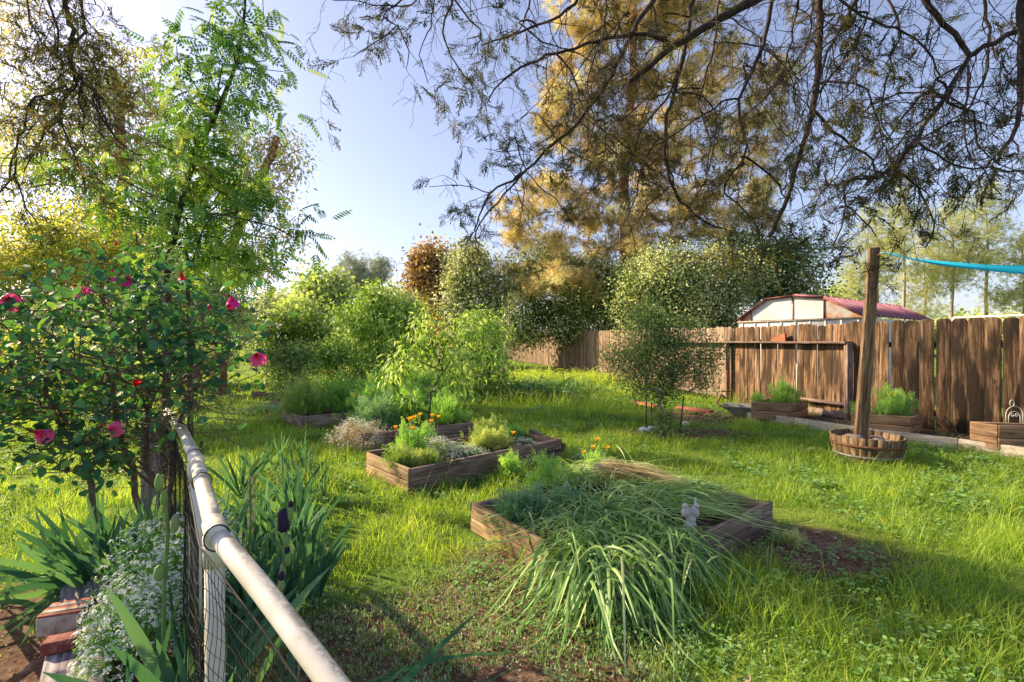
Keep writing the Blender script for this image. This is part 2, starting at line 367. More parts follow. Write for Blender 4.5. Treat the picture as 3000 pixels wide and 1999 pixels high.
def plant(name, label, cat, base, trunk, ells, ncl, per, rc, template, L, W, bark, leaf, group=None, rtrunk=.1, twig=.005, jit=.06, shell=.5,
          pts=None, leafname='foliage', smoothtrunk=True, fol={}, sag=0, pull=.35, top=.5):
    o=thing(name, base, label, cat, group)
    cl=crown_points(ells, ncl, shell) if pts is None else pts
    Nn,par,rad=skeleton(trunk, cl, jit, twig, sag=sag, pull=pull)
    nt_=len(trunk)
    tm=MB(); tr=np.linspace(rtrunk,rtrunk*top,nt_);
    T=np.array(trunk,float); dense=[]; rr=[]
    for i in range(nt_-1):
        for u in (0,.33,.66): dense.append(T[i]*(1-u)+T[i+1]*u+(rng.normal(size=3)*rtrunk*.12 if (i or u) else 0)); rr.append(tr[i]*(1-u)+tr[i+1]*u)
    dense.append(T[-1]); rr.append(tr[-1]); rr[0]*=1.25
    tube(tm, dense, rr, 10, wob=.12); tk=tm.build('trunk', bark, o, smooth=True)
    bm_=MB(); emit_skeleton(bm_, Nn, par, rad, rtrunk*.55, skip=nt_); bm_.build('branches', bark, tk)
    fm=MB(); foliage(fm, cl, per, rc, template, L, W, **fol); f=fm.build(leafname, leaf, o)
    return o
# ================================================================ camera, light, world
cam=bpy.data.cameras.new('camera'); co=bpy.data.objects.new('camera',cam); COL.objects.link(co); scene.camera=co
cam.sensor_width=36; cam.lens=17.0; cam.clip_end=1500; cam.clip_start=.05
co.location=(0,0,EYE); co.rotation_euler=(math.radians(90),0,0)
SUN_EL=math.radians(28); SUN_AZ=math.radians(68)       # azimuth from the view direction towards the left
sdir=Vector((-math.sin(SUN_AZ)*math.cos(SUN_EL), math.cos(SUN_AZ)*math.cos(SUN_EL), math.sin(SUN_EL)))
sl=bpy.data.lights.new('sun','SUN'); sl.energy=SUN_E; sl.angle=math.radians(.6); sl.color=(1,.80,.52)
so=bpy.data.objects.new('sun',sl); COL.objects.link(so); so.rotation_euler=sdir.to_track_quat('Z','Y').to_euler(); so.location=(-20,8,12)
w=bpy.data.worlds.new('World'); scene.world=w; w.use_nodes=True; n=w.node_tree; n.nodes.clear()
sk=n.nodes.new('ShaderNodeTexSky'); sk.sky_type='NISHITA'; sk.sun_disc=False; sk.sun_elevation=SUN_EL; sk.sun_rotation=-SUN_AZ
sk.air_density=1.0; sk.dust_density=1.3; sk.ozone_density=2.5; sk.altitude=100
hs=n.nodes.new('ShaderNodeHueSaturation'); hs.inputs['Saturation'].default_value=.84; hs.inputs['Value'].default_value=1.92
gm=n.nodes.new('ShaderNodeGamma'); gm.inputs[1].default_value=.85
tn=n.nodes.new('ShaderNodeMix'); tn.data_type='RGBA'; tn.blend_type='MULTIPLY'; tn.inputs[0].default_value=1; tn.inputs[7].default_value=(1.03,.96,1.06,1)
bg=n.nodes.new('ShaderNodeBackground'); bg.inputs[1].default_value=SKY_S
ow=n.nodes.new('ShaderNodeOutputWorld')
n.links.new(sk.outputs[0],gm.inputs[0]); n.links.new(gm.outputs[0],hs.inputs['Color']); n.links.new(hs.outputs[0],tn.inputs[6]); n.links.new(tn.outputs[2],bg.inputs[0]); n.links.new(bg.outputs[0],ow.inputs[0])
scene.view_settings.view_transform='Standard'; scene.view_settings.look='None'; scene.view_settings.exposure=0; scene.view_settings.gamma=1
scene.cycles.max_bounces=7; scene.cycles.diffuse_bounces=4; scene.cycles.transmission_bounces=4; scene.cycles.transparent_max_bounces=4

# ================================================================ materials
BARK=noisemat('bark grey brown',[(.07,.05,.04),(.16,.125,.10),(.26,.21,.17)],scale=9,bump=.8,dist=.02)
BARK_RED=noisemat('bark reddish',[(.14,.05,.03),(.30,.13,.07),(.42,.26,.17)],scale=5,bump=.8,dist=.03)
BARK_DARK=noisemat('bark dark twig',[(.02,.014,.012),(.05,.035,.030),(.11,.08,.07)],scale=14,bump=.6,dist=.008)
BARK_PALE=noisemat('bark pale smooth',[(.20,.15,.11),(.34,.27,.21),(.45,.36,.28)],scale=4,bump=.4)
STEM=noisemat('green stem',[(.10,.17,.05),(.17,.27,.08)],scale=10,bump=.1)
CANE=noisemat('rose cane',[(.07,.045,.035),(.15,.10,.075),(.22,.17,.12)],scale=20,bump=.5)
GRASS=leafmat('grass blades',[(.07,.15,.02),(.165,.28,.03),(.29,.40,.055),(.53,.50,.20)],trans=.45,tcol=1.3,rough=.5,tipc=(.41,.49,.09))
WEED=leafmat('ground cover leaves',[(.09,.20,.03),(.20,.29,.15),(.33,.39,.25)],trans=.3,tcol=1.3,rough=.6)
IRIS=leafmat('iris leaves',[(.03,.10,.065),(.06,.16,.10),(.12,.25,.13),(.22,.36,.12)],trans=.28,boost=1.05,tcol=1.5,rough=.38,spec=.45)
ONION=leafmat('strap leaves',[(.035,.10,.03),(.12,.23,.06),(.26,.37,.13),(.54,.56,.31)],trans=.28,tcol=1.4,rough=.3,spec=.4)
STRAW=leafmat('dry straw leaves',[(.30,.22,.10),(.45,.36,.18),(.6,.5,.3)],trans=.2,tcol=1.0,rough=.6)
FERN=leafmat('feathery poppy leaves',[(.07,.18,.06),(.15,.31,.09),(.28,.42,.12)],trans=.4,tcol=1.5)
FERNY=leafmat('feathery yellow green leaves',[(.13,.22,.05),(.25,.34,.10),(.42,.46,.20)],trans=.35,tcol=1.2)
FERNB=leafmat('feathery blue green leaves',[(.06,.15,.09),(.12,.24,.15),(.22,.34,.22)],trans=.35,tcol=1.4)
ROSELEAF=leafmat('rose leaves',[(.015,.055,.035),(.03,.105,.055),(.07,.17,.06),(.16,.26,.04)],trans=.3,tcol=1.7,rough=.45,spec=.35)
PINL=leafmat('pinnate leaves',[(.035,.10,.03),(.09,.20,.035),(.21,.33,.06),(.36,.42,.12)],trans=.34,tcol=1.15,rough=.42)
EUC=leafmat('eucalyptus leaves',[(.10,.13,.10),(.22,.25,.16),(.38,.36,.18),(.62,.36,.15)],trans=.45,tcol=1.5)
GOLD=leafmat('golden backlit leaves',[(.13,.18,.04),(.26,.29,.07),(.42,.42,.13),(.52,.40,.16)],trans=.5,tcol=1.35)
PINE=leafmat('golden pine needles',[(.05,.06,.025),(.26,.22,.09),(.54,.43,.21),(.76,.65,.40)],trans=.3,tcol=1.2,rough=.5,warm=(1.12,1,.5))
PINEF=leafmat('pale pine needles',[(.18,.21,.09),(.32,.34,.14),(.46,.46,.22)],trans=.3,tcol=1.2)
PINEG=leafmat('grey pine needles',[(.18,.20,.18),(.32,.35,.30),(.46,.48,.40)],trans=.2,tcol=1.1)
OAK=leafmat('glossy evergreen leaves',[(.015,.035,.012),(.06,.11,.03),(.20,.27,.09),(.58,.58,.34)],trans=.25,tcol=1.5,rough=.4,spec=.4)  # palest stop paints near-white sun highlights into the leaf colour
BLOSSOM=leafmat('pale speckled leaves',[(.05,.08,.03),(.17,.22,.09),(.42,.44,.28),(.76,.73,.60)],trans=.3,tcol=1.2,rough=.35)  # pale speckle, with sunlit highlights painted into its top stop
PURPLE=leafmat('bronze leaves',[(.08,.05,.035),(.20,.12,.075),(.33,.23,.13),(.40,.38,.16)],trans=.35,tcol=1.4)
LIME=leafmat('bright lime leaves',[(.06,.14,.02),(.17,.29,.05),(.33,.45,.12),(.50,.56,.26)],trans=.36,tcol=1.2,rough=.4)
MID=leafmat('mid green far leaves',[(.15,.21,.09),(.30,.38,.16),(.48,.54,.26)],trans=.35,tcol=1.3)  # lightened stops put sunlight and distance haze into the leaf colour
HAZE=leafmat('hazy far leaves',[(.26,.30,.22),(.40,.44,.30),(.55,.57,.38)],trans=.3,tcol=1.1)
SHRUBD=leafmat('dark shrub leaves',[(.02,.05,.015),(.05,.11,.02),(.14,.22,.04),(.34,.38,.09)],trans=.3,tcol=1.6,rough=.35,spec=.5)
OLIVE=leafmat('olive shrub leaves',[(.03,.06,.03),(.07,.13,.045),(.14,.22,.07),(.27,.34,.13)],trans=.3,tcol=1.4,rough=.4)
JUNI=leafmat('cypress scale leaves',[(.030,.032,.012),(.06,.062,.018),(.13,.105,.03),(.26,.125,.055)],trans=.25,tcol=1.5,rough=.6)
WHITEF=leafmat('white florets',[(.62,.62,.56),(.8,.8,.76)],trans=.3,tcol=1.0,warm=(1,1,.95))
ORANGE=leafmat('orange petals',[(.80,.24,.01),(.92,.38,.02)],trans=.4,tcol=1.1,warm=(1,1,.8))
PINK=leafmat('pink rose petals',[(.42,.012,.06),(.62,.025,.12),(.78,.09,.25)],trans=.3,tcol=1.2,rough=.5,warm=(1.1,.8,.8))
MAGENTA=leafmat('magenta rose petals',[(.50,.012,.16),(.70,.03,.30)],trans=.3,tcol=1.2,rough=.5,warm=(1.1,.8,1))
RED=leafmat('red rose petals',[(.40,.01,.015),(.62,.03,.05)],trans=.3,tcol=1.2,rough=.5,warm=(1.1,.8,.8))
DARKIRIS=leafmat('dark iris petals',[(.008,.006,.02),(.03,.015,.05)],trans=.1,tcol=1,rough=.5,warm=(1,1,1))
BUD=leafmat('iris bud',[(.12,.24,.05),(.22,.24,.14)],trans=.2,tcol=1,rough=.5,warm=(1,1,1))
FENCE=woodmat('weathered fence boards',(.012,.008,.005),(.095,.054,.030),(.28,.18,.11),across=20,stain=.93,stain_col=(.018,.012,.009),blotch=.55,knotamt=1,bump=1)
FENCEM=woodmat('sunlit fence boards',(.03,.018,.010),(.165,.093,.050),(.40,.26,.16),across=20,stain=.88,stain_col=(.032,.02,.013),blotch=.5,bump=1)  # sunlight on this stretch is put into the warmer, lighter tones
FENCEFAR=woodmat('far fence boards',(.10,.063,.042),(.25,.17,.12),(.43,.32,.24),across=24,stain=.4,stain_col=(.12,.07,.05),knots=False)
OLDWOOD=woodmat('old bed boards',(.08,.05,.042),(.22,.155,.13),(.38,.29,.25),across=22,stain=.45,stain_col=(.10,.055,.045))
GOLDWOOD=woodmat('warm bed boards',(.13,.08,.04),(.31,.21,.12),(.46,.34,.20),across=22,stain=.35,stain_col=(.10,.06,.03))
PLANTERW=woodmat('planter boards',(.14,.08,.045),(.31,.19,.11),(.45,.30,.18),across=18,stain=.25,stain_col=(.12,.07,.045))
KERBW=woodmat('pale kerb timber',(.24,.20,.15),(.44,.38,.30),(.58,.52,.43),across=16,stain=.3,stain_col=(.2,.16,.12),knots=False)
POSTW=woodmat('old post wood',(.04,.025,.016),(.17,.11,.068),(.31,.215,.135),along=1.6,across=20,stain=.3,bump=1,knots=False)
GREYWOOD=woodmat('silvered timber',(.11,.09,.095),(.26,.22,.235),(.44,.39,.40),along=1.5,across=30,stain=.3,stain_col=(.13,.10,.10),knots=False,bump=1)
BARRELW=woodmat('barrel staves',(.06,.035,.018),(.22,.14,.08),(.36,.25,.15),across=20,stain=.4,knots=False)
SOIL=noisemat('bed soil',[(.05,.032,.022),(.13,.085,.06),(.24,.17,.12)],scale=30,bump=1,dist=.02,rough=1)
ROCK=noisemat('river rock',[(.10,.075,.06),(.24,.18,.15),(.40,.33,.29)],scale=7,bump=.5)
STONE=noisemat('carved pale stone',[(.55,.52,.47),(.74,.71,.65),(.84,.82,.77)],scale=14,bump=.5,dist=.004)
IRON=noisemat('rusty iron',[(.10,.045,.03),(.25,.11,.06),(.36,.20,.13)],scale=18,bump=.3)
GALV=noisemat('dull galvanised tray',[(.22,.22,.18),(.38,.38,.33),(.46,.45,.40)],scale=6,bump=.2,rough=.6)
GREENM=noisemat('green stake',[(.015,.05,.04),(.03,.09,.06)],scale=20,bump=.1,rough=.5)
BRICKR=noisemat('red brick',[(.20,.055,.035),(.34,.10,.06),(.44,.20,.14)],scale=26,bump=.8,dist=.004,tint=.1)
BRICKD=noisemat('dark red brick',[(.13,.03,.025),(.22,.06,.05),(.30,.13,.11)],scale=40,bump=.6,dist=.003,tint=.1)
MORTAR=noisemat('old mortar',[(.20,.15,.12),(.38,.33,.28),(.50,.46,.41)],scale=20,bump=1,dist=.006)
TILE=noisemat('orange clay',[(.36,.13,.06),(.50,.20,.09)],scale=12,bump=.3)
NET=noisemat('black net cord',[(.012,.012,.012),(.035,.03,.028)],scale=30,bump=0,rough=.7)
WIREW=noisemat('white wire',[(.6,.6,.58),(.75,.75,.72)],scale=20,bump=0,rough=.5)
SHEDW=noisemat('shed white sheet',[(.50,.48,.45),(.66,.64,.61),(.72,.71,.69)],scale=1.2,bump=.1,rough=.6,tint=.05)
SHEDR=noisemat('shed rust primer',[(.42,.40,.36),(.40,.17,.09),(.30,.085,.045)],scale=1.8,bump=.1,rough=.7,stops=[.40,.50,.62],tint=.1)
TRIM=noisemat('shed oxide trim',[(.16,.045,.035),(.27,.09,.07),(.42,.24,.19)],scale=5,bump=.1,rough=.6,tint=.1)
ROOFM=noisemat('shed plum roof',[(.14,.05,.07),(.23,.09,.13),(.32,.17,.20)],scale=2,bump=.1,rough=.5,tint=.15)
# PVC with a lichen streak along its top
def pvc():
    m=bpy.data.materials.new('stained white plastic pipe'); n=nt(m); L=n.links.new
    g=N(n,'ShaderNodeAttribute',attribute_name='g'); ge=N(n,'ShaderNodeNewGeometry'); sp=N(n,'ShaderNodeSeparateXYZ'); L(ge.outputs['Normal'],sp.inputs[0])
    tc=N(n,'ShaderNodeTexCoord')
    n1=N(n,'ShaderNodeTexNoise'); n1.inputs['Scale'].default_value=55; n1.inputs['Detail'].default_value=8; n1.inputs['Roughness'].default_value=.75; L(tc.outputs['Object'],n1.inputs[0])
    n2=N(n,'ShaderNodeTexNoise'); n2.inputs['Scale'].default_value=7; n2.inputs['Detail'].default_value=5; L(tc.outputs['Object'],n2.inputs[0])
    # streak where the surface faces up and a little to the right
    dt=N(n,'ShaderNodeVectorMath',operation='DOT_PRODUCT'); L(ge.outputs['Normal'],dt.inputs[0]); dt.inputs[1].default_value=tuple(unit(A(.42,.25,.85)))
    mr=N(n,'ShaderNodeMapRange'); mr.inputs[1].default_value=.72; mr.inputs[2].default_value=.95; L(dt.outputs['Value'],mr.inputs[0])
    ad=N(n,'ShaderNodeMath',operation='ADD'); L(n1.outputs['Fac'],ad.inputs[0]); ad.inputs[1].default_value=-.50
    ad2=N(n,'ShaderNodeMath',operation='ADD'); L(n2.outputs['Fac'],ad2.inputs[0]); L(ad.outputs[0],ad2.inputs[1])
    r=ramp(n,[(.40,(0,0,0)),(.56,(1,1,1))]); L(ad2.outputs[0],r.inputs[0])
    mu=N(n,'ShaderNodeMath',operation='MULTIPLY'); L(r.outputs[0],mu.inputs[0]); L(mr.outputs[0],mu.inputs[1])
    base=ramp(n,[(.35,(.62,.56,.46)),(.6,(.78,.74,.66))]); L(n2.outputs['Fac'],base.inputs[0])
    dirt=ramp(n,[(.4,(.20,.16,.10)),(.55,(.34,.30,.22)),(.7,(.5,.47,.36))]); L(n1.outputs['Fac'],dirt.inputs[0])
    mx=N(n,'ShaderNodeMix',data_type='RGBA'); L(mu.outputs[0],mx.inputs[0]); L(base.outputs[0],mx.inputs[6]); L(dirt.outputs[0],mx.inputs[7])
    # faint grime all over
    mx2=N(n,'ShaderNodeMix',data_type='RGBA'); r3=ramp(n,[(.55,(0,0,0)),(.75,(.45,.45,.45))]); L(n1.outputs['Fac'],r3.inputs[0]); L(r3.outputs[0],mx2.inputs[0]); L(mx.outputs[2],mx2.inputs[6]); mx2.inputs[7].default_value=(.42,.38,.28,1)
    b=N(n,'ShaderNodeBsdfPrincipled'); b.inputs['Roughness'].default_value=.38; L(mx2.outputs[2],b.inputs['Base Color'])
    bp=N(n,'ShaderNodeBump'); bp.inputs['Strength'].default_value=.3; bp.inputs['Distance'].default_value=.002; L(mu.outputs[0],bp.inputs['Height']); L(bp.outputs[0],b.inputs['Normal'])
    o=N(n,'ShaderNodeOutputMaterial'); L(b.outputs[0],o.inputs[0]); return m
PVC=pvc()

# ================================================================ ground
def mulchmask(x,y):
    """1 where bare mulch shows, 0 where grass is thick"""
    m=np.zeros_like(x)
    def blob(cx,cy,rx,ry,s=1):
        return s*np.exp(-(((x-cx)/rx)**2+((y-cy)/ry)**2))
    m=np.maximum.reduce([blob(-.30,2.35,.85,.55,1.05), blob(-1.45,1.9,.5,.9,.55), blob(2.15,3.55,.55,.35,1.15), blob(.10,2.5,.55,.5,1.1), blob(-.15,3.2,.35,.45,.75), blob(2.7,8.05,.8,.35,1.3),
        blob(-1.9,2.2,.5,1.2,1.2), blob(3.7,9.7,.8,.7,1.3), blob(-2.9,2.0,.45,.9,1.0)])
    return m*(.50+1.15*vnoise(x*3.4,y*3.4,5))
def ground():
    xs=np.concatenate([np.linspace(-60,-14,16),np.linspace(-13,13,131),np.linspace(14,60,16)]); ys=np.concatenate([np.linspace(-6,0.5,8),np.linspace(.7,16,140),np.linspace(16.6,45,48),np.linspace(50,700,14)])
    xs=np.concatenate([[-700,-250,-120],xs,[120,250,700]])
    X,Y=np.meshgrid(xs,ys); Z=gz(X,Y)-np.where(Y>90,.0,0)
    Vv=np.stack([X,Y,Z],-1).reshape(-1,3); nx=len(xs); ny=len(ys)
    i,j=np.meshgrid(np.arange(nx-1),np.arange(ny-1)); a=(j*nx+i).ravel(); q=np.stack([a,a+1,a+nx+1,a+nx],1)
    m=MB(); att=np.zeros((len(Vv),3)); att[:,0]=np.clip(mulchmask(Vv[:,0],Vv[:,1]),0,1)
    m.add(Vv,None,q,att)
    mt=bpy.data.materials.new('soil and turf'); n=nt(mt); L=n.links.new
    at=N(n,'ShaderNodeAttribute',attribute_name='v'); sp=N(n,'ShaderNodeSeparateXYZ'); L(at.outputs['Vector'],sp.inputs[0]); tc=N(n,'ShaderNodeTexCoord')
    n1=N(n,'ShaderNodeTexNoise'); n1.inputs['Scale'].default_value=22; n1.inputs['Detail'].default_value=8; n1.inputs['Roughness'].default_value=.7; L(tc.outputs['Object'],n1.inputs[0])
    n2=N(n,'ShaderNodeTexNoise'); n2.inputs['Scale'].default_value=1.1; n2.inputs['Detail'].default_value=6; L(tc.outputs['Object'],n2.inputs[0])
    so_=ramp(n,[(.3,(.055,.028,.018)),(.48,(.15,.085,.055)),(.62,(.26,.17,.12)),(.75,(.40,.31,.24))]); L(n1.outputs['Fac'],so_.inputs[0])
    gr=ramp(n,[(.3,(.05,.09,.015)),(.5,(.13,.22,.03)),(.7,(.25,.31,.06))]); L(n2.outputs['Fac'],gr.inputs[0])
    mx=N(n,'ShaderNodeMix',data_type='RGBA'); r=ramp(n,[(.12,(0,0,0)),(.45,(1,1,1))]); L(sp.outputs[0],r.inputs[0]); L(r.outputs[0],mx.inputs[0]); L(gr.outputs[0],mx.inputs[6]); L(so_.outputs[0],mx.inputs[7])
    b=N(n,'ShaderNodeBsdfPrincipled'); b.inputs['Roughness'].default_value=.95; b.inputs['Specular IOR Level'].default_value=.1; L(mx.outputs[2],b.inputs['Base Color'])
    bp=N(n,'ShaderNodeBump'); bp.inputs['Strength'].default_value=.9; bp.inputs['Distance'].default_value=.03; L(n1.outputs['Fac'],bp.inputs['Height']); L(bp.outputs[0],b.inputs['Normal'])
    o=N(n,'ShaderNodeOutputMaterial'); L(b.outputs[0],o.inputs[0])
    tag(m.build('ground',mt,smooth=True),kind='structure')
ground()
# low hills on the horizon
def hills():
    m=MB(); n=90; V=[]
    for i in range(n+1):
        a=math.radians(-70+140*i/n); R=420; h=9+7*math.sin(i*.21)+4*math.sin(i*.53+1)
        V += [(R*math.sin(a),R*math.cos(a),-2),((R+60)*math.sin(a),(R+60)*math.cos(a),h)]
    m.add(V,None,[(2*i,2*i+1,2*i+3,2*i+2) for i in range(n)])
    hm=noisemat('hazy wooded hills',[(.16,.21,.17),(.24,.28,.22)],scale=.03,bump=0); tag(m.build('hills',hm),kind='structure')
hills()

# ================================================================ grass
BEDS=[]   # footprints (corner, edge, edge) the grass keeps out of
def bed_fp(N0,U,Vv): BEDS.append((A(*N0),A(*U),A(*Vv)))
def inside_beds(x,y,pad=0.0):
    r=np.zeros(len(x),bool)
    for c,U,Vv in BEDS:
        lu=np.hypot(U[0],U[1]); lv=np.hypot(Vv[0],Vv[1])
        dx=x-c[0]; dy=y-c[1]; a=(dx*U[0]+dy*U[1])/lu; b=(dx*Vv[0]+dy*Vv[1])/lv
        r|=(a>-pad)&(a<lu+pad)&(b>-pad)&(b<lv+pad)
    return r
# footprints: near corner, edge to the right, edge to the left (metres)
BA=(A(.565,2.67),A(1.51,1.23),A(-.875,1.19))
BB=(A(-1.01,4.78),A(1.62,1.38),A(-.62,.68))
BC=(A(-2.0,6.5),A(1.40,.92),A(-.62,.86))
BD=(A(-3.56,8.2),A(1.55,1.38),A(-.72,.86))
for b in (BA,BB,BC,BD): bed_fp(*b)
bed_fp((-1.40,1.22),(.22,0),(-1.3,1.64))        # silvered timber strip
def fence_x(y): return np.interp(y,[5.5,7.1,8.6,11.6,22.5,31],[8.2,7.1,6.1,5.25,3.2,.4])
def grass():
    m=MB()
    for (n,y0,y1,ns,wf) in ((230000,1.3,9,3,1.0),(120000,9,20,2,1.0),(42000,20,42,1,1.3)):
        y=rng.uniform(y0,y1,n); x=(rng.random(n)*2-1)*(y*1.2+.6)
        mk=mulchmask(x,y); pn=vnoise(x*1.7,y*1.7,9)
        keep=(rng.random(n) > np.clip(mk*1.9,0,.985)) & ~inside_beds(x,y,.0) & (x<fence_x(y)-.1) & (rng.random(n) < .45+.75*pn)
        keep&= ~((np.hypot(x-4.55,y-6.2)<.36)) & ~((x<-.35-.62*y)&(y<3.6)&(x>-2.9)&(rng.random(n)<.8))
        x=x[keep]; y=y[keep]; mk=mk[keep]; n=len(x); z=gz(x,y)
        cl=.55*vnoise(x*2.6,y*2.6,2)+.45*vnoise(x*8,y*8,14); big=vnoise(x*.55,y*.55,4); cl=np.clip((cl-.5)*1.7+.5,0,1)
        h=(.02+.085*cl+.04*big*cl)*rng.uniform(.4,1.45,n)
        h*=np.where(y>8,1.25,1); h*=np.where((x>.9)&(y<4.5),1.25,1)
        tall=(vnoise(x*.8,y*.8,12)>.55)&(y>9)&(x>-1.5)&(x<6)&(y<18); h*=np.where(tall,2.6,1)
        tuf=rng.random(n)<.04; h*=np.where(tuf,1.9,1)
        near=np.clip(1-mk,0.4,1); h*=near
        wd=np.clip(.0026+.0006*y,0,.02)*rng.uniform(.7,1.4,n)*wf
        az=rng.uniform(0,6.28,n); lean=np.abs(rng.normal(size=n))*.30; ca=np.cos(az); sa=np.sin(az)
        d=np.stack([ca*lean,sa*lean,np.ones(n)],1); bend=np.stack([ca*(.35+lean),sa*(.35+lean),-.35*rng.random(n)],1)*rng.uniform(.2,1.1,n)[:,None]
        sd=np.stack([-sa,ca,np.zeros(n)],1); yaw=rng.normal(size=n)*.6; sd=sd*np.cos(yaw)[:,None]+np.stack([ca,sa,np.zeros(n)],1)*np.sin(yaw)[:,None]
        tint=np.clip(.26+.50*(big-.5)+.45*(cl-.5)+rng.normal(size=n)*.16+.10*np.clip((y-5)/10,0,1),0,1); tint=np.where(rng.random(n)<.03,.95,tint)
        blades(m,np.stack([x,y,z-.01],1),d,bend,h*1.15,wd,sd,nseg=ns,tint=tint)
    tag(m.build('grass',GRASS),'long green lawn grass growing all over the garden','grass',kind='stuff')
grass()
def weeds():
    """low grey-green ground cover, leaf litter and chips on the bare patches"""
    m=MB(); n=13000; y=rng.uniform(1.5,5.5,n)**1.0; x=(rng.random(n)*2-1)*(y*.55)+y*.02-.1
    k=(vnoise(x*2,y*2,21)>.38)&~inside_beds(x,y,.03)&(x>-1.6)&(rng.random(n)<np.clip(1.3-(y-1.5)/4,0.1,1))&((mulchmask(x,y)>.12)|(rng.random(n)<.25))&(rng.random(n)<.8); x=x[k]; y=y[k]; n=len(x)
    idx=np.repeat(np.arange(n),9); px=x[idx]+rng.normal(size=len(idx))*.022; py=y[idx]+rng.normal(size=len(idx))*.022; pz=gz(px,py)+rng.random(len(idx))*.035
    d=unit(np.stack([px-x[idx],py-y[idx],.03+rng.random(len(idx))*.05],1)); L=rng.uniform(.010,.026,len(idx))
    stamp(m,T_DIA,np.stack([px,py,pz],1),d,unit(rnd(len(idx),.4)+A(0,0,1)),np.stack([L*.42,L,L*.4],1),np.clip(rng.normal(size=n)*.25+.45,0,1)[idx])
    # clover and broad leaved weeds all through the lawn
    n=11000; y=rng.uniform(1.8,13,n); x=(rng.random(n)*2-1)*(y*1.15+.3); k=(vnoise(x*1.3,y*1.3,41)>.52)&~inside_beds(x,y,.03)&(x<fence_x(y)-.3)&~((x<-1)&(y<3.5)); x=x[k]; y=y[k]; n=len(x)
    idx=np.repeat(np.arange(n),5); s=.008+.0032*y[idx]; ss=.5+vnoise(x[idx]*5,y[idx]*5,3); a=rng.uniform(0,6.28,len(idx)); px=x[idx]+np.cos(a)*s*.8; py=y[idx]+np.sin(a)*s*.8; pz=gz(px,py)+.03+.05*rng.random(len(idx))
    stamp(m,T_OVAL,np.stack([px,py,pz],1),np.stack([np.cos(a),np.sin(a),.35*rng.random(len(idx))],1),unit(rnd(len(idx),.3)+A(0,0,1)),np.stack([s*ss*1.1,s*ss*1.5,s],1),.02+.25*rng.random(len(idx)))
    tag(m.build('ground_cover',WEED),'small grey green weeds growing over the bare patches','ground cover',kind='stuff')
    m=MB(); n=26000; y=rng.uniform(1.4,10,n); x=(rng.random(n)*2-1)*(y*1.1+.2); k=(rng.random(n)<mulchmask(x,y)*1.2)&~inside_beds(x,y,.0); x=x[k]; y=y[k]; n=len(x)
    L=rng.uniform(.008,.03,n)*np.where(rng.random(n)<.06,2.0,1); a=rng.uniform(0,6.28,n)
    stamp(m,T_DIA,np.stack([x,y,gz(x,y)+.004+rng.random(n)*.012],1),np.stack([np.cos(a),np.sin(a),rng.normal(size=n)*.2],1),unit(rnd(n,.35)+A(0,0,1)),np.stack([L*.45,L,L*.5],1),rng.random(n))
    LIT=leafmat('leaf litter',[(.07,.035,.025),(.19,.105,.07),(.36,.25,.18),(.66,.57,.47)],trans=.1,tcol=1,rough=.8)
    tag(m.build('leaf_litter',LIT),'brown dry leaves and wood chips on the bare soil','leaf litter',kind='stuff')
weeds()
# ================================================================ fences
def picket(mb, p, d, w, h, th=.018, tint=.5, z0=0.0, lean=0.0):
    d=unit(A(d[0],d[1],0)); n=A(d[1],-d[0],0); up=unit(A(0,0,1)+d*lean)
    c=w*.24; hh=[(-w/2,0),(w/2,0),(w/2,h-c*1.1),(w/2-c*.35,h-c*.35),(w/2-c,h),(-w/2+c,h),(-w/2+c*.35,h-c*.35),(-w/2,h-c*1.1)]
    o=random.uniform(0,60); V=[]; g=[]
    for s in (-.5,.5):
        for a,b in hh: V.append(A(p[0],p[1],z0)+d*a+up*b+n*th*s); g.append((b+o,a+o*.31,s*th))
    q=[]
    for k,fl in ((0,1),(8,0)):
        for f in ((0,1,2,7),(7,2,3,6),(6,3,4,5)): q.append(tuple(k+i for i in (f if not fl else f[::-1])))
    for i in range(8): j=(i+1)%8; q.append((i,j,j+8,i+8))
    mb.add(V,None,q,A(tint,0,0),g)
def polyline(pts, step):
    pts=[A(*p) for p in pts]; out=[]; rem=0
    for a,b in zip(pts,pts[1:]):
        L=np.linalg.norm(b-a); s=rem
        while s<L: out.append((a+(b-a)*s/L,(b-a)/L)); s+=step
        rem=s-L
    return out
FA=[(8.6,4.9),(7.1,7.1),(6.35,8.22)]; FB=[(6.35,8.25),(6.02,8.9),(5.25,11.6)]; FC=[(5.25,11.65),(4.4,16.2),(3.2,22.5),(.4,31),(-3.5,38)]
def gfence(x,y): return float(gz(x,y))
def fence(name,label,pts,pitch,w,mat,hgt,jt,posts,rails,side=1,tb=.5):
    o=thing(name,(pts[0][0],pts[0][1],0),label,'fence')
    m=MB()
    for p,d in polyline(pts,pitch):
        nrm=A(d[1],-d[0]); dark=.35+.45*random.random()
        picket(m,(p[0]+random.gauss(0,.004),p[1]),d,w*random.uniform(.96,1.03),hgt+random.gauss(0,jt),tint=np.clip(tb+random.gauss(0,.32),0,1),z0=gfence(*p)+.02,lean=random.gauss(0,.006))
    m.build('picket_panel',mat,o,bevel=.003)
    for a,b in zip(pts,pts[1:]):
        a=A(*a); b=A(*b); d=unit(b-a); n=A(-d[1],d[0])*side
        for z in rails:
            r=MB(); board(r,(*(a-n*.05),z+gfence(*a)),(*(b-n*.05),z+gfence(*b)),.09,.04); r.build('rail',mat,o,bevel=.004)
    return o
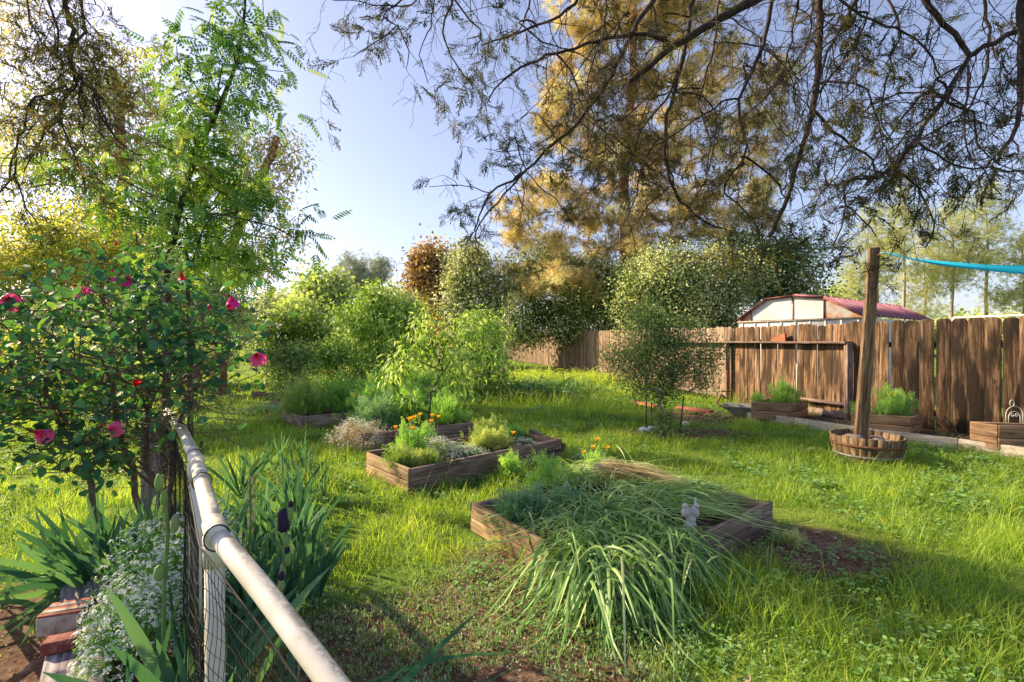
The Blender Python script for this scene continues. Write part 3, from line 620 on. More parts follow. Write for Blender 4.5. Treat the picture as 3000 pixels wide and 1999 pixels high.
# rails and posts stand behind the pickets (far side)
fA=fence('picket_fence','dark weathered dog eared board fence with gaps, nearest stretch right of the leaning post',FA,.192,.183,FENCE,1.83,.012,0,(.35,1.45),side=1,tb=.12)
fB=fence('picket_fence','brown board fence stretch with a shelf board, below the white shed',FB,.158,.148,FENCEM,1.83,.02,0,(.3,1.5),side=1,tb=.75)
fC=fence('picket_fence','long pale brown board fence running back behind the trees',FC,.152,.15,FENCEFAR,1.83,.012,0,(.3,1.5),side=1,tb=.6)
def fpt(px, off=0.0, pts=FA[:2]+FB[:]+FC[1:]):
    """point on the fence line along the direction px, off metres in front of it"""
    t=(px-1500)/F
    for a,b in zip(pts,pts[1:]):
        a=A(*a); b=A(*b); e=b-a; den=e[0]-t*e[1]
        if abs(den)<1e-9: continue
        s=(t*a[1]-a[0])/den
        if -1e-6<=s<=1:
            p=a+e*s; d=unit(e); nn=A(-d[1],d[0]);
            if np.dot(nn,p)>0: nn=-nn
            return p+nn*off, d
    return A(t*10,10),A(0,1)
# shelf board, uprights and low sill built on to the fence
def shelf():
    o=thing('fence_shelf',(*fpt(2300,.1)[0],0),'long narrow plank shelf with one upright, fixed along the fence below its top','shelf')
    pts=[fpt(px,.11)[0] for px in (2497,2400,2300,2142,2010,1880)]
    m=MB()
    for a,b in zip(pts,pts[1:]): board(m,(*a,1.475),(*b,1.475),.20,.035,up=(1,.2,0))
    m.build('shelf_board',OLDWOOD,o,bevel=.004)
    for px in (2497,2142):
        p=fpt(px,.12)[0]; m=MB(); box(m,(*p,.735),(A(0,0,1),A(1,0,0),A(0,1,0)),(1.45,.10,.10),.6); m.build('upright',OLDWOOD,o,bevel=.006)
    a=fpt(2495,.10)[0]; b=fpt(2360,.10)[0]; m=MB(); board(m,(*a,.16),(*b,.16),.12,.04); board(m,(*a,.36),(*b,.36),.05,.09); m.build('sill',OLDWOOD,o,bevel=.004)
    a=fpt(2135,.30)[0]; b=fpt(1900,.22)[0]; m=MB(); board(m,(*a,.22),(*b,.25),.12,.04); m.build('skirting_board',OLDWOOD,o,bevel=.004)
shelf()
def clay():
    p=fpt(2295,.12)[0]; m=MB(); d=unit(A(*(fpt(2200)[0]-fpt(2400)[0]),0)); n=A(d[1],-d[0],0)
    V=[]
    prof=[(-.17,0),(.17,0),(.17,.035),(-.02,.13),(-.16,.16),(-.17,.15)]
    for s in (-.02,.02):
        for a,b in prof: V.append(A(*p,1.575-.075)+A(0,0,0)+d*a*1.05+A(0,0,b)+n*s)
    q=[(0,1,2,5),(5,2,3,4),(11,8,7,6),(10,9,8,11)]+[(i,(i+1)%6,(i+1)%6+6,i+6) for i in range(6)]
    m.add(np.array(V),None,q); tag(m.build('clay_shard',TILE,bevel=.004,loc=(p[0],p[1],1.495)),'orange wedge of clay lying on the fence shelf','clay piece')
clay()
def kerb():
    pts=[P(2190,1225,9.2)[:2],P(2330,1243,8.55)[:2],P(2560,1268,7.45)[:2],P(2810,1300,6.72)[:2],P(3080,1335,5.95)[:2]]
    labs=['pale kerb timber in front of the left planter','pale kerb timber running behind the half barrel','pale kerb timber right of the half barrel','pale kerb timber nearest the right edge under the dark fence']
    for a,b,l in zip(pts,pts[1:],labs):
        m=MB(); board(m,(*a,.06),(*(b-(b-a)*.012),.06),.17,.06); tag(m.build('kerb_timber',KERBW,bevel=.006,loc=(*a,0)),l,'kerb','kerb timbers along the fence')
kerb()
# soil strip behind the kerb
def strip():
    m=MB(); a=[fpt(px,.0)[0] for px in (2200,2330,2560,2810,2999)]; k=[P(2190,1225,9.2)[:2],P(2330,1243,8.55)[:2],P(2560,1268,7.45)[:2],P(2810,1300,6.72)[:2],P(3080,1335,5.95)[:2]]
    V=[]
    for p,q in zip(a,k): V+= [(*p,.085),(*q,.085)]
    m.add(V,None,[(2*i,2*i+1,2*i+3,2*i+2) for i in range(4)]); tag(m.build('soil_strip',SOIL),kind='structure')
strip()
# ---------------------------------------------------------------- feathery plants used everywhere
def fern_part(parent, c, r, n, mat, size=.09, up=1.0, name='foliage', tb=.5):
    size=size*1.45; n=int(n*.62)
    """mound of feathery leaves: c centre on the soil, r radii"""
    m=MB(); c=A(*c); r=A(*r)
    d=unit(rnd(n)+A(0,0,.9)); d[:,2]=np.abs(d[:,2]); pos=c+d*r*rng.uniform(.25,1,n)[:,None]**.6*(.55+.85*vnoise(d[:,0]*4+c[0]*9,d[:,1]*4+c[1]*9,3))[:,None]
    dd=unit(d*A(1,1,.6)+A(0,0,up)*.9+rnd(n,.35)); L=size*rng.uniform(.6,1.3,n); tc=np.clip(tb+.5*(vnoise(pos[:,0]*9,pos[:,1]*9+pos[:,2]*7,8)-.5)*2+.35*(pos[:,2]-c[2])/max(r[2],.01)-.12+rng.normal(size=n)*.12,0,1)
    for i in range(3):
        k=np.arange(n)%3==i; stamp(m,T_FERN[i],pos[k]-dd[k]*L[k][:,None]*.5,dd[k],unit(rnd(k.sum(),.6)+A(0,-.3,.6)),L[k],tc[k])
    k=rng.random(n)<.25; st=pos[k]; cones(m,c+(st-c)*A(.35,.35,0),st,.0025,.0018,3,.3)
    return m.build(name,mat,parent)
def poppy_flower(parent, p, s=.028):
    m=MB(); p=A(*p)
    for k in range(4):
        a=k*1.57+.3; out=A(math.cos(a),math.sin(a),0); tn=A(-out[1],out[0],0)
        g=[];
        for u in (0,.5,1):
            for v_ in (-1,-.35,.35,1):
                w_=(.25+.95*u)*s; g.append(p+out*(.15+.75*u*u)*s*.9+A(0,0,1.5*u-.12*v_*v_*u)*s+tn*v_*w_*.75-out*v_*v_*.3*s)
        q=[(i*4+j,i*4+j+1,i*4+j+5,i*4+j+4) for i in range(2) for j in range(3)]
        m.add(g,None,q,A(random.random(),0,0))
    return m.build('flower',ORANGE,parent)
def stalk(parent, a, b, r=.002, mat=None, name='stem'):
    m=MB(); a=A(*a); b=A(*b); mid=(a+b)/2+A(random.gauss(0,.015),random.gauss(0,.015),0); tube(m,[a,mid,b],[r,r,r*.8],4); return m.build(name,mat or STEM,parent)
def poppies(label, c, r, n, mat=None, size=.09, flowers=(), group=None, tb=.5, cat='plant', name='poppy_plant'):
    o=thing(name,c,label,cat,group)
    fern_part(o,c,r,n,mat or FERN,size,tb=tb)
    for (dx,dy,h) in flowers:
        p=A(c[0]+dx,c[1]+dy,c[2]+h); poppy_flower(stalk(o,(c[0]+dx*.6,c[1]+dy*.6,c[2]),p),p)
    return o
# ---------------------------------------------------------------- planters on the strip
def planter(label, C, Lp, Rp, h, z0, cat='planter box', rows=2):
    """open box: C near corner, Lp left corner, Rp right corner"""
    o=thing('planter_box',(*C,z0),label,cat); C=A(*C); Lp=A(*Lp); Rp=A(*Rp); B=Lp+Rp-C
    for nm,a,b in (('front_side',Lp,C),('right_side',C,Rp),('back_side',Rp,B),('left_side',B,Lp)):
        m=MB(); hh=h/rows
        for i in range(rows): board(m,(*a,z0+hh*(i+.5)),(*b,z0+hh*(i+.5)),hh-.008,.03,tint=random.uniform(.4,.9))
        m.build(nm,PLANTERW,o,bevel=.004)
    m=MB(); e=.02; zz=z0+h*.8; m.add([(*Lp,zz),(*C,zz),(*Rp,zz),(*B,zz)],None,[(0,1,2,3)]); m.build('soil',SOIL,o)
    return (C+B)/2
c1=planter('wooden planter box in front of the shelf, leftmost of those by the fence',(5.02,8.68),(4.44,8.95),(5.62,9.2),.32,.06)
c2=planter('wooden planter box just right of the leaning post',(6.02,7.30),(5.45,7.75),(6.40,7.56),.30,.06)
c3=planter('wooden planter box at the right edge holding a white wire ornament',(6.38,6.35),(6.28,6.62),(7.2,6.15),.34,.06,rows=2)
poppies('bushy feathery poppy plant in the left fence planter',(c1[0]+.08,c1[1],.34),(.34,.26,.42),520,FERN,.085,flowers=((-.3,-.15,.12),),tb=.75)
poppies('small feathery plant at the left end of the left fence planter',(c1[0]-.38,c1[1]+.08,.32),(.14,.14,.22),160,FERN,.07,tb=.75)
poppies('bushy feathery poppy plant in the planter right of the post',(c2[0]+.1,c2[1]-.02,.32),(.38,.26,.42),560,FERN,.085,flowers=((-.1,-.1,.33),(.2,0,.27)),tb=.75)
poppies('small feathery plant in the planter just beside the leaning post',(c2[0]-.32,c2[1]+.12,.30),(.16,.14,.24),200,FERN,.07,tb=.7)
def trellis():
    p=P(2972,1240,6.3); o=thing('wire_ornament',p,'white curled wire garden ornament standing in the right edge planter','ornament')
    m=MB(); t=np.linspace(0,math.pi,14)
    for k,(r,h) in enumerate(((.11,.20),(.075,.14))):
        pts=[(p[0]-r,p[1],p[2])]+[(p[0]-r*math.cos(a),p[1],p[2]+h*.55+r*math.sin(a)) for a in t]+[(p[0]+r,p[1],p[2])]; tube(m,pts,.004,5)
    m.build('arch',WIREW,o)
    m=MB()
    for sx in (-1,1):
        sp=[(p[0]+sx*(.03+.028*math.cos(a)*(1-a/9)),p[1],p[2]+.10+.03*math.sin(a)*(1-a/9)) for a in np.linspace(0,8,24)]; tube(m,sp,.0035,5); m.build('scroll',WIREW,o); m=MB()
    hx=[(p[0]+.03*math.cos(a)-.03,p[1],p[2]+.26+.045*math.sin(a)) for a in np.linspace(0,2*math.pi,9)]; tube(m,hx,.0035,5)
    m.build('scroll',WIREW,o)
trellis()
# ---------------------------------------------------------------- half barrel with the leaning post
BX,BY=4.55,6.2
def barrel():
    o=thing('half_barrel',(BX,BY,0),'weathered half wine barrel with two iron hoops holding rocks and the post','barrel'); H=.30; n=26
    m=MB()
    for k in range(n):
        a0=2*math.pi*k/n+.004; a1=2*math.pi*(k+1)/n-.004; g=[]; V=[]; oo=random.uniform(0,40); hh=H+random.gauss(0,.004)
        for rr,zz in ((.335,-.02),(.385,hh*.5),(.405,hh),(.380,hh),(.36,hh*.5),(.31,-.02)):
            for a in (a0,(a0+a1)/2,a1): V.append((BX+rr*math.cos(a),BY+rr*math.sin(a),zz)); g.append((zz+oo,a*.4+oo,rr))
        q=[(i*3+j,i*3+j+1,i*3+j+4,i*3+j+3) for i in range(5) for j in range(2)]+[(0,3,12,15),(3,6,9,12),(2,17,14,5),(5,14,11,8)]
        m.add(V,None,q,A(random.random(),0,0),g)
    m.build('staves',BARRELW,o)
    for z,r in ((.065,.362),(.20,.398)):
        m=MB(); V=[];ns=48
        for i in range(ns):
            a=2*math.pi*i/ns
            for rr,zz in ((r-.002,z-.015),(r+.004,z-.015),(r+.008,z+.015),(r-.002,z+.015)): V.append((BX+rr*math.cos(a),BY+rr*math.sin(a),zz))
        m.add(V,None,[(i*4+j,((i+1)%ns)*4+j,((i+1)%ns)*4+(j+1)%4,i*4+(j+1)%4) for i in range(ns) for j in range(4)]); m.build('hoop',GALV if z<.1 else IRON,o)
    m=MB(); V=[(BX,BY,.19)]+[(BX+.35*math.cos(a),BY+.35*math.sin(a),.19) for a in np.linspace(0,2*math.pi,25)[:-1]]
    m.add(V,[(0,i+1,(i+1)%24+1) for i in range(24)]); m.build('soil',SOIL,o)
    rr=random.Random(4); labs=[(-.22,-.10,'large rounded brown rock at the left inside the barrel',.13),(-.06,-.17,'grey rock in front of the post inside the barrel',.085),(.10,-.04,'rounded pale rock right of the post inside the barrel',.10),
        (-.16,.10,'rock behind the large brown one inside the barrel',.10),(.05,.2,'rock behind the post inside the barrel',.10),(.20,.10,'flat rock at the back right of the barrel',.09),(.20,-.12,'small flat rock at the front right of the barrel',.075)]
    for i,(dx,dy,l,s) in enumerate(labs):
        m=MB(); ellipsoid(m,(0,0,0),(s,s*.8,s*.62),14,10,rough=.22,seed=i,rot=rr.uniform(0,3)); oo=m.build('rock',ROCK,smooth=True,loc=(0,0,0)); oo.location=(BX+dx,BY+dy,.175+s*.5); tag(oo,l,'rock','rocks in the half barrel')
barrel()
def post():
    b=A(BX-.06,BY+.04,.10); t=P(2561,727,6.24); o=thing('wooden_post',b,'tall weathered square timber post leaning right out of the half barrel','post')
    m=MB(); d=unit(t-b); u=unit(np.cross(d,A(.35,1,0))); n=np.cross(u,d); K=14; V=[]; g=[]
    for i in range(K+1):
        f=i/K; c=b+(t-b)*f; w=.138-.028*f
        for a,bb in ((-.5,-.5),(.5,-.5),(.5,.5),(-.5,.5)): V.append(c+u*w*a*(1+random.gauss(0,.02))+n*.10*bb); g.append((f*2.7,a*w,bb*.1))
    q=[(i*4+j,i*4+(j+1)%4,(i+1)*4+(j+1)%4,(i+1)*4+j) for i in range(K) for j in range(4)]+[(K*4,K*4+1,K*4+2,K*4+3)]
    m.add(V,None,q,A(.7,0,0),g); m.build('shaft',POSTW,o,bevel=.006)
    m=MB(); c=t+A(.0,-.06,-.10); tube(m,[c,c+A(0,-.03,0),c+A(.02,-.05,.0),c+A(.05,-.05,.01)],.006,6); m.build('hook',IRON,o)
    return t
PT=post()
def hammock():
    a=PT+A(.03,-.10,-.08); b=A(5.9,3.2,2.15); o=thing('hammock',a,'turquoise cloth hammock slung from the top of the leaning post','hammock')
    m=MB(); K=44; W=9; V=[]; g=[]
    d=b-a; sd=unit(np.cross(d,A(0,0,1)))
    for i in range(K+1):
        f=i/K; c=a+d*f+A(0,0,-1.05*f*(1-f)*.85); w=.015+.27*min(1,max(0,(f-.10)*2.2))
        for j in range(W):
            s=(j/(W-1)-.5)*2; fold=.012*math.sin(j*2.4+f*9)*min(1,f*5)
            V.append(c+sd*s*w*.55+A(0,0,w*.42*s*s-w*.1+fold)); g.append((f*4,s*.3,0))
    m.add(V,None,[(i*W+j,i*W+j+1,(i+1)*W+j+1,(i+1)*W+j) for i in range(K) for j in range(W-1)],None,g)
    CL=leafmat('turquoise cloth',[(.02,.36,.55),(.05,.50,.72)],trans=.35,tcol=1.2,rough=.8,warm=(.8,1.1,1.1)); m.build('cloth',CL,o,smooth=True)
    m=MB()
    for k in range(5):
        s=(k/4-.5)*.05; tube(m,[a+A(0,0,.0)-d*.012,a+d*.02+sd*s,a+d*.11+sd*s*3+A(0,0,-.09)],.003,4)
    m.build('cords',CL,o)
    return b
HB=hammock()
def support():   # the post that carries the other end, beyond the right edge of the view
    m=MB(); box(m,(HB[0]+.05,HB[1],1.1),(A(0,0,1),A(1,0,0),A(0,1,0)),(2.3,.1,.1),.5); tag(m.build('wooden_post',POSTW,bevel=.006,loc=(HB[0],HB[1],0)),'square post carrying the far end of the hammock','post')
support()
# ---------------------------------------------------------------- shed beyond the fence
def shed():
    ER=A(8.75,12.0); EL=A(6.85,14.6); dv=A(4.7,3.45); z0=.05
    o=thing('garden_shed',(*ER,z0),'white garden shed with plum barn roof and rust red trim behind the fence','shed')
    g=EL-ER; W=np.linalg.norm(g); gd=g/W; eh=2.10; off=unit(A(-dv[0],-dv[1]))*.0
    prof=[(0,eh),(.28,2.62),(.52,2.72),(.74,2.68),(1.0,2.12)]
    def pt(u,z,b=0,o_=0): p=ER+g*u+dv*b-unit(dv)*o_; return (p[0],p[1],z)
    # wall below the eaves
    m=MB(); m.add([pt(0,z0),pt(1,z0),pt(1,eh-.02),pt(0,eh-.02),pt(1,z0,1),pt(1,eh-.02,1),pt(0,z0,1),pt(0,eh-.02,1)],None,[(0,1,2,3),(1,4,5,2),(6,0,3,7)]); wl=m.build('wall',SHEDW,o)
    # gable panels
    m=MB(); m.add([pt(.28,eh),pt(.28,2.615),pt(.52,2.715),pt(.52,eh)],None,[(0,1,2,3)]); m.add([pt(.52,eh),pt(.52,2.715),pt(.74,2.675),pt(.74,eh)],None,[(0,1,2,3)])
    m.add([pt(.74,eh),pt(.74,2.675),pt(.88,2.37),pt(.88,eh)],None,[(0,1,2,3)]); m.build('gable',SHEDW,o)
    m=MB(); m.add([pt(0,eh),pt(.28,2.615),pt(.28,eh)],[(0,1,2)]); m.build('gable_corner',SHEDR,o); m=MB(); m.add([pt(.88,eh),pt(.88,2.37),pt(1,2.115),pt(1,eh)],None,[(0,1,2,3)]); m.build('gable_corner',SHEDR,o)
    # trims
    m=MB()
    for (u0,a),(u1,b) in zip(prof,prof[1:]): board(m,pt(u0,a+.02,0,.06),pt(u1,b+.02,0,.06),.05,.05)
    m.build('roof_trim',TRIM,o)
    m=MB(); board(m,pt(-.01,eh-.03,0,.03),pt(1.01,eh-.03,0,.03),.03,.03); board(m,pt(.52,eh,0,.012),pt(.52,2.69,0,.012),.03,.012,up=(1,0,0)); m.build('ledge',KERBW,o)
    m=MB()
    for u in np.linspace(.04,.96,9): board(m,pt(u,.9,0,.012),pt(u,eh-.05,0,.012),.03,.02,up=(1,0,0),tint=.7)
    m.build('battens',SHEDW,wl)
    m=MB(); board(m,pt(.28,eh,0,.015),pt(.28,2.59,0,.015),.04,.014,up=(1,0,0)); m.build('corner_strip',TRIM,o); m=MB(); board(m,pt(.88,eh,0,.015),pt(.88,2.4,0,.015),.04,.014,up=(1,0,0)); m.build('corner_strip',TRIM,o)
    # roof sheets
    m=MB()
    for (u0,a),(u1,b) in zip(prof,prof[1:]): m.add([pt(u0,a+.03,-.02),pt(u1,b+.03,-.02),pt(u1,b+.03,1.02),pt(u0,a+.03,1.02)],None,[(0,1,2,3)],A(.1,0,0))
    for k in range(17):
        bb=k/16
        for (u0,a),(u1,b) in zip(prof[:2],prof[1:3]): board(m,pt(u0,a+.045,bb),pt(u1,b+.05,bb),.06,.06,tint=.85)
    m.build('roof',ROOFM,o)
shed()
# white pipe frame behind the near fence
def pipeframe():
    a=P(2772,929,7.9); b=P(3090,917,6.6); o=thing('pipe_rail',(a[0]+.3,a[1]+.3,0),'white pipe rail showing just above the dark fence boards','pipe rail'); sh=A(.35,.25,0)
    m=MB(); tube(m,[a+sh,b+sh],.016,8); m.build('top_pipe',PVC,o)
    m=MB(); tube(m,[a+sh,(a[0]+sh[0],a[1]+sh[1],0)],.022,8); m.build('leg',PVC,o); m=MB(); tube(m,[b+sh,(b[0]+sh[0],b[1]+sh[1],0)],.022,8); m.build('leg',PVC,o)
pipeframe()
# tray, cross
def tray():
    a=P(2118,1212,9.6); o=thing('metal_tray',(a[0],a[1],0),'shallow grey wheelbarrow tray with a rusty pipe handle left of the planter','tray')
    c=A(4.62,9.42); d=unit(A(.9,-.45)); s=A(-d[1],d[0])
    m=MB(); V=[]
    for (l,w,z) in ((.30,.20,.08),(.46,.30,.24),(.475,.315,.245),(.475,.315,.225)):
        for i,j in ((-1,-1),(1,-1),(1,1),(-1,1)): p=c+d*l*i+s*w*j; V.append((*p,z))
    m.add(V,None,[(0,1,2,3)]+[(r*4+k,r*4+(k+1)%4,(r+1)*4+(k+1)%4,(r+1)*4+k) for r in range(3) for k in range(4)]); m.build('tray_body',GALV,o,bevel=.006)
    e=c-d*.42; m=MB(); tube(m,[(*(e-s*.25),.2),(*(e-d*.12-s*.18),.26),(*(e-d*.16),.24),(*(e-d*.1+s*.2),.40),(*(e+s*.25),.34)],.02,8); m.build('handle',IRON,o)
    m=MB()
    for k in (-1,1): box(m,(*(c+s*.14*k),.05),(A(*d,0),A(*s,0),A(0,0,1)),(.5,.06,.08),.5)
    m.build('runner',OLDWOOD,o)
tray()
def cross():
    p,d=fpt(2167,.35); o=thing('iron_cross',(*p,0),'small rusty upright cross shaped stake by the fence post','stake')
    m=MB(); box(m,(*p,.42),(A(0,0,1),A(1,0,0),A(0,1,0)),(.62,.035,.035),.4); box(m,(*p,.33),(A(1,-.2,0),A(0,0,1),A(0,1,0)),(.27,.03,.042),.4); m.build('cross_bar',IRON,o,bevel=.004)
    m=MB(); tube(m,[(p[0],p[1],.70),(p[0],p[1],.83)],.012,6); m.build('finial',IRON,o)
cross()
# ---------------------------------------------------------------- raised beds
def wall_board(o,nm,a,b,z0,z1,mat,rows=2,gap=.006,th=.038,tilt=0.0,over=.02):
    d=unit(A(*b)-A(*a)); h=(z1-z0)/rows
    for i in range(rows):
        m=MB(); aa=A(*a)-d*(over if i%2==0 else 0); bb=A(*b)+d*over
        dz=random.gauss(0,.006)
        board(m,(*aa,z0+h*(i+.5)+dz),(*bb,z0+h*(i+.5)-dz),h-gap,th,jit=.004,tint=random.uniform(.3,.9)); m.build(nm,mat,o,bevel=.005)
def raised_bed(label,fp,h,mats,rows=2,right_gap=None,group=None):
    c,U,V=fp; o=thing('raised_bed',(*c,0),label,'raised bed',group)
    nr=c; rt=c+U; lf=c+V; bk=c+U+V
    wall_board(o,'front_board',nr,rt,-.02,h,mats[0],rows); wall_board(o,'left_board',lf,nr,-.02,h,mats[1],rows,over=0)
    wall_board(o,'back_board',lf,bk,-.02,h,mats[0],rows); wall_board(o,'right_board',rt,bk,-.02,h*.97,mats[1],rows,over=0)
    m=MB(); K=14; vv=[]; e=.02
    for i in range(K+1):
        for j in range(K+1):
            p=c+U*(e+(1-2*e)*i/K)+V*(e+(1-2*e)*j/K); vv.append((*p,h*.68+random.gauss(0,.008)+.03*float(vnoise(p[0]*5,p[1]*5,7))))
    m.add(vv,None,[(i*(K+1)+j,(i+1)*(K+1)+j,(i+1)*(K+1)+j+1,i*(K+1)+j+1) for i in range(K) for j in range(K)]); m.build('soil',SOIL,o,smooth=True)
    return o
raised_bed('low weathered raised bed in the foreground buried in long strappy leaves',BA,.205,(OLDWOOD,GOLDWOOD),2)
raised_bed('raised bed of grey brown boards with poppies and white flowers, middle of the garden',BB,.25,(OLDWOOD,GOLDWOOD),2)
raised_bed('brown raised bed behind the poppy bed with the thin sapling',BC,.26,(OLDWOOD,OLDWOOD),2)
raised_bed('dark low raised bed farther back under feathery poppies',BD,.22,(OLDWOOD,OLDWOOD),1)
def bedextra():
    # loose leaning end board of the poppy bed, corner bracket of the front bed
    rt=BB[0]+BB[1]; bk=rt+BB[2]*.75
    m=MB(); board(m,(rt[0]+.07,rt[1]+.02,.10),(bk[0]+.10,bk[1],.20),.19,.035,up=(-.45,.2,1)); tag(m.build('loose_board',OLDWOOD,bevel=.005,loc=(rt[0]+.07,rt[1],0)),'loose plank leaning on the right end of the poppy bed','plank')
    lf=BA[0]+BA[2]; m=MB(); box(m,(lf[0]+.015,lf[1]-.02,.17),(A(0,0,1),A(.6,-.8,0),A(.8,.6,0)),(.06,.12,.012),.5); tag(m.build('metal_bracket',GREENM,loc=(lf[0],lf[1],.15)),'green metal bracket on the left corner of the front bed','bracket')
bedextra()
def blocks():
    labs=['leftmost grey block beside the far bed','second grey block, with the lower step','third grey block near the poppy foliage','low dark block nearest the camera in the row']
    for i,((px,py,wd),l) in enumerate(zip(((760,1160,.34),(805,1165,.36),(838,1172,.3),(822,1192,.42)),labs)):
        p=G(px,py+8); m=MB(); box(m,(0,0,.09),(A(1,.35,0),A(-.35,1,0),A(0,0,1)),(wd,.2,.2),.4,jit=.01)
        o=m.build('stone_block',OLDWOOD,bevel=.015,loc=(0,0,0)); o.location=(p[0],p[1],0); tag(o,l,'block','blocks beside the far bed')
    m=MB(); a=G(1310,1158); b=G(1372,1150); board(m,(*a[:2],.12),(*b[:2],.12),.14,.04,tint=.3); tag(m.build('timber_edge',BRICKD,bevel=.004,loc=(a[0],a[1],0)),'short dark red board low in the grass behind the sapling','board')
    a=G(-260,1228,.12); b=G(200,1190,.12); m=MB(); board(m,(*a[:2],.09),(*b[:2],.09),.16,.14,tint=.8); tag(m.build('garden_timber',GOLDWOOD,bevel=.01,loc=(b[0],b[1],0)),'long timber lying on the sunny grass at the left edge','timber')
    p=G(1055,1120); m=MB(); tube(m,[(p[0],p[1],0),(p[0],p[1],.25),(p[0]+.02,p[1],.42)],[.3,.24,.2],9,wob=.2); tag(m.build('tree_stump',BARK_DARK,loc=(p[0],p[1],0)),'dark stump in front of the bright green tree','stump')
blocks()
# ---------------------------------------------------------------- white pipe rail with net
RP=[(1010,2035,.9),(965,1990,1.02),(800,1768,1.16),(632,1560,1.36),(575,1350,2.08),(535,1262,2.78),(487,1206,3.55)]
RPW=[P(x,y,Y) for x,y,Y in RP]; RPW[0]=RPW[1]+(RPW[1]-RPW[2])*1.2
def pathp(pts,n):
    pts=np.array(pts); s=np.concatenate([[0],np.cumsum(np.linalg.norm(np.diff(pts,axis=0),axis=1))]); t=np.linspace(0,s[-1],n); return np.stack([np.interp(t,s,pts[:,k]) for k in range(3)],1)
def rail():
    o=thing('pipe_fence',(RPW[3][0],RPW[3][1],0),'white plastic pipe handrail with lichen stains running from the near corner to the rose bush','railing'); R=.0268
    m=MB(); tube(m,pathp([RPW[0],RPW[1],RPW[2],RPW[3]],10),R,28); p1=m.build('top_pipe',PVC,o,smooth=True)
    m=MB(); tube(m,pathp([RPW[3],RPW[4]],6),R*.97,28); m.build('top_pipe',PVC,o,smooth=True)
    m=MB(); tube(m,pathp([RPW[4],RPW[5],RPW[6]],8),R*.97,24); m.build('top_pipe',PVC,o,smooth=True)
    def coupling(c,d,L=.115,r=R*1.12):
        m=MB(); tube(m,[c-d*L/2,c-d*L/2+d*.004,c+d*L/2-d*.004,c+d*L/2],[r*.96,r,r,r*.96],28); return m.build('coupling',PVC,p1,smooth=False)
    d3=unit(RPW[4]-RPW[3]); coupling(RPW[3]+d3*.02,d3)
    d4=unit(RPW[5]-RPW[4]); coupling(RPW[4]+d4*.03,d4,.10)
    for c,d,base in ((RPW[3]+d3*.03,d3,None),(RPW[4]+d4*.05,d4,None)):
        m=MB(); top=c-A(0,0,R*.7); tube(m,[top,(top[0],top[1],-.05)],R*.95,24); lg=m.build('leg',PVC,o,smooth=True)
        m=MB(); tube(m,[top,top-A(0,0,.085)],R*1.13,24); m.build('tee',PVC,lg,smooth=True)
    c=RPW[6]; m=MB(); box(m,(c[0]-.02,c[1]-.12,.48),(A(0,0,1),A(1,0,0),A(0,1,0)),(.98,.09,.09),.6); tag(m.build('wooden_post',GREYWOOD,bevel=.005,loc=(c[0],c[1],0)),'grey timber post where the white rail ends inside the rose bush','post')
rail()
def net():
    """sagging black garden net hung along the rail"""
    m=MB(); top=pathp([RPW[0],RPW[1],RPW[2],RPW[3],RPW[4],RPW[5],RPW[6]],170)
    dirs=unit(np.gradient(top,axis=0)); nrm=np.stack([-dirs[:,1],dirs[:,0],0*dirs[:,0]],1); side=nrm*.04
    rows=22; grid=np.zeros((170,rows,3))
    for j in range(rows):
        f=j/(rows-1); z=top[:,2]*(1-f)-.0*f
        off=.018*np.sin(np.arange(170)*.35+f*2)+.03*(vnoise(np.arange(170)*.15,np.full(170,f*3),4)-.5)
        grid[:,j]=top+side+nrm*(off*f*1.3)[:,None]; grid[:,j,2]=z-.035*(1-f)+.010*np.sin(np.arange(170)*.5+j)*(1 if j else .6)
        grid[:,j,:2]+=dirs[:,:2]*(.012*np.sin(j*1.1+np.arange(170)*.2))[:,None]
    r=.0011
    a=grid[:-1].reshape(-1,3); b=grid[1:].reshape(-1,3); cones(m,a,b,r,r,3,.5)
    a=grid[::1,:-1].reshape(-1,3); b=grid[::1,1:].reshape(-1,3); cones(m,a,b,r,r,3,.5)
    m2=MB(); tube(m2,top+side*.95-A(0,0,.03),.0022,5)
    o=thing('garden_net',(RPW[3][0],RPW[3][1],0),'black plastic garden net tied under the white pipe rail','net'); m.build('mesh',NET,o); m2.build('top_cord',NET,o)
    for c,d in ((RPW[3]-unit(RPW[4]-RPW[3])*.045,unit(RPW[4]-RPW[3])),(RPW[4]-unit(RPW[4]-RPW[3])*.35,unit(RPW[4]-RPW[3])),(RPW[4]+unit(RPW[5]-RPW[4])*.09,unit(RPW[5]-RPW[4]))):
        x=unit(np.cross(d,A(0,0,1))); y=np.cross(x,d); m=MB(); tube(m,[c+(x*math.cos(a)+y*math.sin(a))*.0315+d*.012*math.sin(a) for a in np.linspace(0,2*math.pi,25)],.0022,5); m.build('tie_wire',NET,o)
net()
